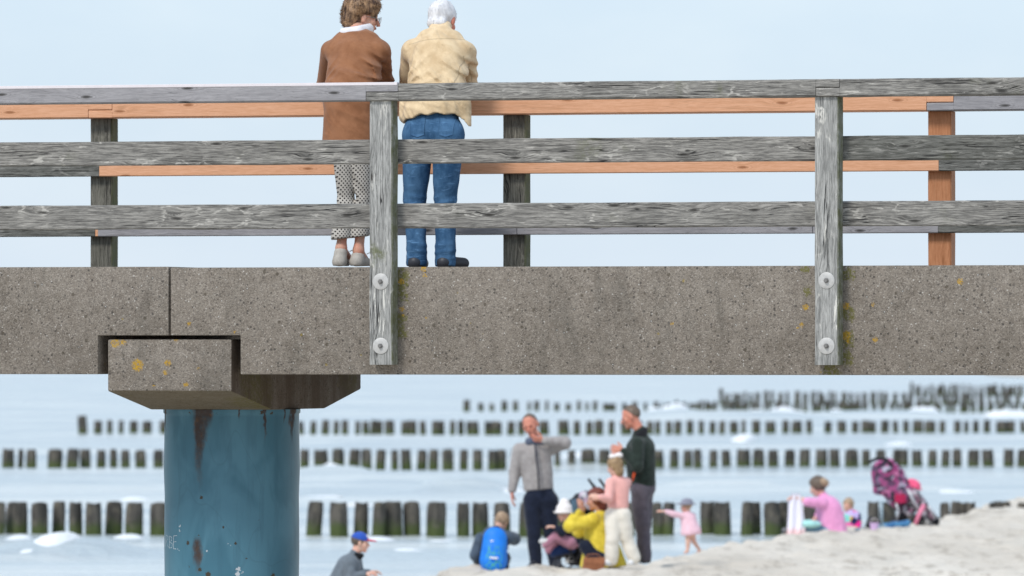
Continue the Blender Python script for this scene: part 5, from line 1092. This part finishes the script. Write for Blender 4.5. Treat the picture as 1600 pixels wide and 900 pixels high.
# things round it
o=SDF(.02).e((0,0,0),(.11,.10,.075)).e((-.0,0,-.03),(.15,.14,.02)); o.wob(30,.004,1); ob=sdf_obj('sun_hat',o,.011,cloth('bright pink hat',(.85,.12,.24)),None); ob.location=wpt(1427,757,106.6); ob.rotation_euler=(0,R(20),0); tag(ob,'bright pink sun hat hanging at the back of the patterned stroller','hat')
o=SDF(.03).c((-.16,0,-.03),(.02,0,.0),.055,.06).c((0,0,0),(.17,.03,.035),.06,.05); o.wob(22,.014,1); ob=sdf_obj('beach_bag',o,.012,cloth('blue bag cloth',(.03,.10,.30),.2,col2=(.10,.30,.5)),None); ob.location=wpt(1397,822,105.6); tag(ob,'crumpled blue beach bag lying under the patterned stroller','bag')
o=SDF(.03).c((-.05,0,-.09),(0,0,.1),.06,.04).c((-.05,0,-.09),(-.14,0,-.1),.05,.03); o.wob(20,.008,1); ob=sdf_obj('rubber_boot',o,.012,M['black'],None); ob.location=wpt(1360,822,105.2); tag(ob,'black rubber boot standing left of the patterned stroller','boot')
bk_=MB().lathe([(0,-.09),(.062,-.09),(.085,.09),(.09,.09),(.09,.1),(.078,.1),(.056,-.08),(0,-.08)],(0,0,0),'z',24).build('bucket',plain('lavender plastic',(.66,.46,.72),.4),None,wpt(1373,820,104.9),auto=40); bk_.scale=(.72,.72,.72); bk_.location=wpt(1366,825,104.9); tag(bk_,'lavender toy bucket between the boot and the patterned stroller','bucket')
MB().tube([(-.085,0,.09),(-.06,-.02,.16),(.0,-.03,.185),(.06,-.02,.16),(.085,0,.09)],.006,6).build('handle',M['c_hat'],bk_,smooth=True)
sp_=MB().tube([(0,0,-.17),(0,0,.14)],.014,8).tube([(-.04,0,.15),(.04,0,.15)],.012,8).build('toy_spade',plain('grey-blue plastic',(.30,.40,.46),.4),None,wpt(1378,802,105.3),smooth=True); tag(sp_,'grey-blue toy spade stuck upright in the sand left of the stroller','spade')
sb_=MB().prism([(-.05,0),(.05,0),(.045,-.09),(0,-.12),(-.045,-.09)],-.006,.006,.003).build('blade',sp_.data.materials[0],sp_,(0,0,-.16))
# ================================================================== LIGHT, SKY, CAMERA
SUN_EL,SUN_AZ=R(48),R(-145)     # azimuth measured from +Y towards +X: behind the viewer, to the left
w=bpy.data.worlds.new('World'); SC.world=w; w.use_nodes=True; nt=w.node_tree; nt.nodes.clear(); n=N(nt)
out=n.n('ShaderNodeOutputWorld'); bg=n.n('ShaderNodeBackground'); nt.links.new(bg.outputs[0],out.inputs[0])
sk=n.n('ShaderNodeTexSky',sky_type='NISHITA'); sk.sun_disc=False; sk.sun_elevation=SUN_EL; sk.sun_rotation=SUN_AZ; sk.air_density=1.0; sk.dust_density=1.2; sk.ozone_density=1.2; sk.altitude=0
gen=n.n('ShaderNodeTexCoord').outputs['Generated']
cl=n.noise(n.vm('MULTIPLY',gen,(1,1,3)),2.2,5,.6)
fine=n.noise(n.vm('MULTIPLY',gen,(1,1,2.2)),26,4,.6)
veil=n.mix(n.ss(n.math('ADD',n.math('MULTIPLY',cl,.6),n.math('MULTIPLY',fine,.4)),.38,.62),VEIL_A,VEIL_B)
hz=n.ss(n.sep(gen)[2],.035,-.01)
nt.links.new(n.mix(n.math('MULTIPLY',hz,.55),n.mix(VEIL_MIX,sk.outputs[0],veil),(5.75,6.3,6.85,1)),bg.inputs[0]); bg.inputs[1].default_value=WORLD_S
sun=bpy.data.lights.new('sun','SUN'); sun.energy=SUN_E; sun.angle=R(14); sun.color=(1,.965,.92)
so=bpy.data.objects.new('sun',sun); COL.objects.link(so)
dirv=Vector((math.sin(SUN_AZ)*math.cos(SUN_EL),math.cos(SUN_AZ)*math.cos(SUN_EL),math.sin(SUN_EL)))
so.rotation_euler=dirv.to_track_quat('Z','Y').to_euler()
cam=bpy.data.cameras.new('camera'); co_=bpy.data.objects.new('camera',cam); COL.objects.link(co_); SC.camera=co_
cam.sensor_width=36; cam.lens=F_PX/1600*36; cam.clip_start=.5; cam.clip_end=60000
co_.location=(0,0,EYE); co_.rotation_euler=(R(90)+math.atan(90/F_PX),0,0)
cam.dof.use_dof=True; cam.dof.focus_distance=46.9; cam.dof.aperture_fstop=5.8
SC.view_settings.view_transform='Standard'; SC.view_settings.look='None'; SC.view_settings.gamma=1; SC.view_settings.exposure=EXPO
SC.cycles.use_denoising=True; SC.cycles.max_bounces=6; SC.cycles.sample_clamp_indirect=4
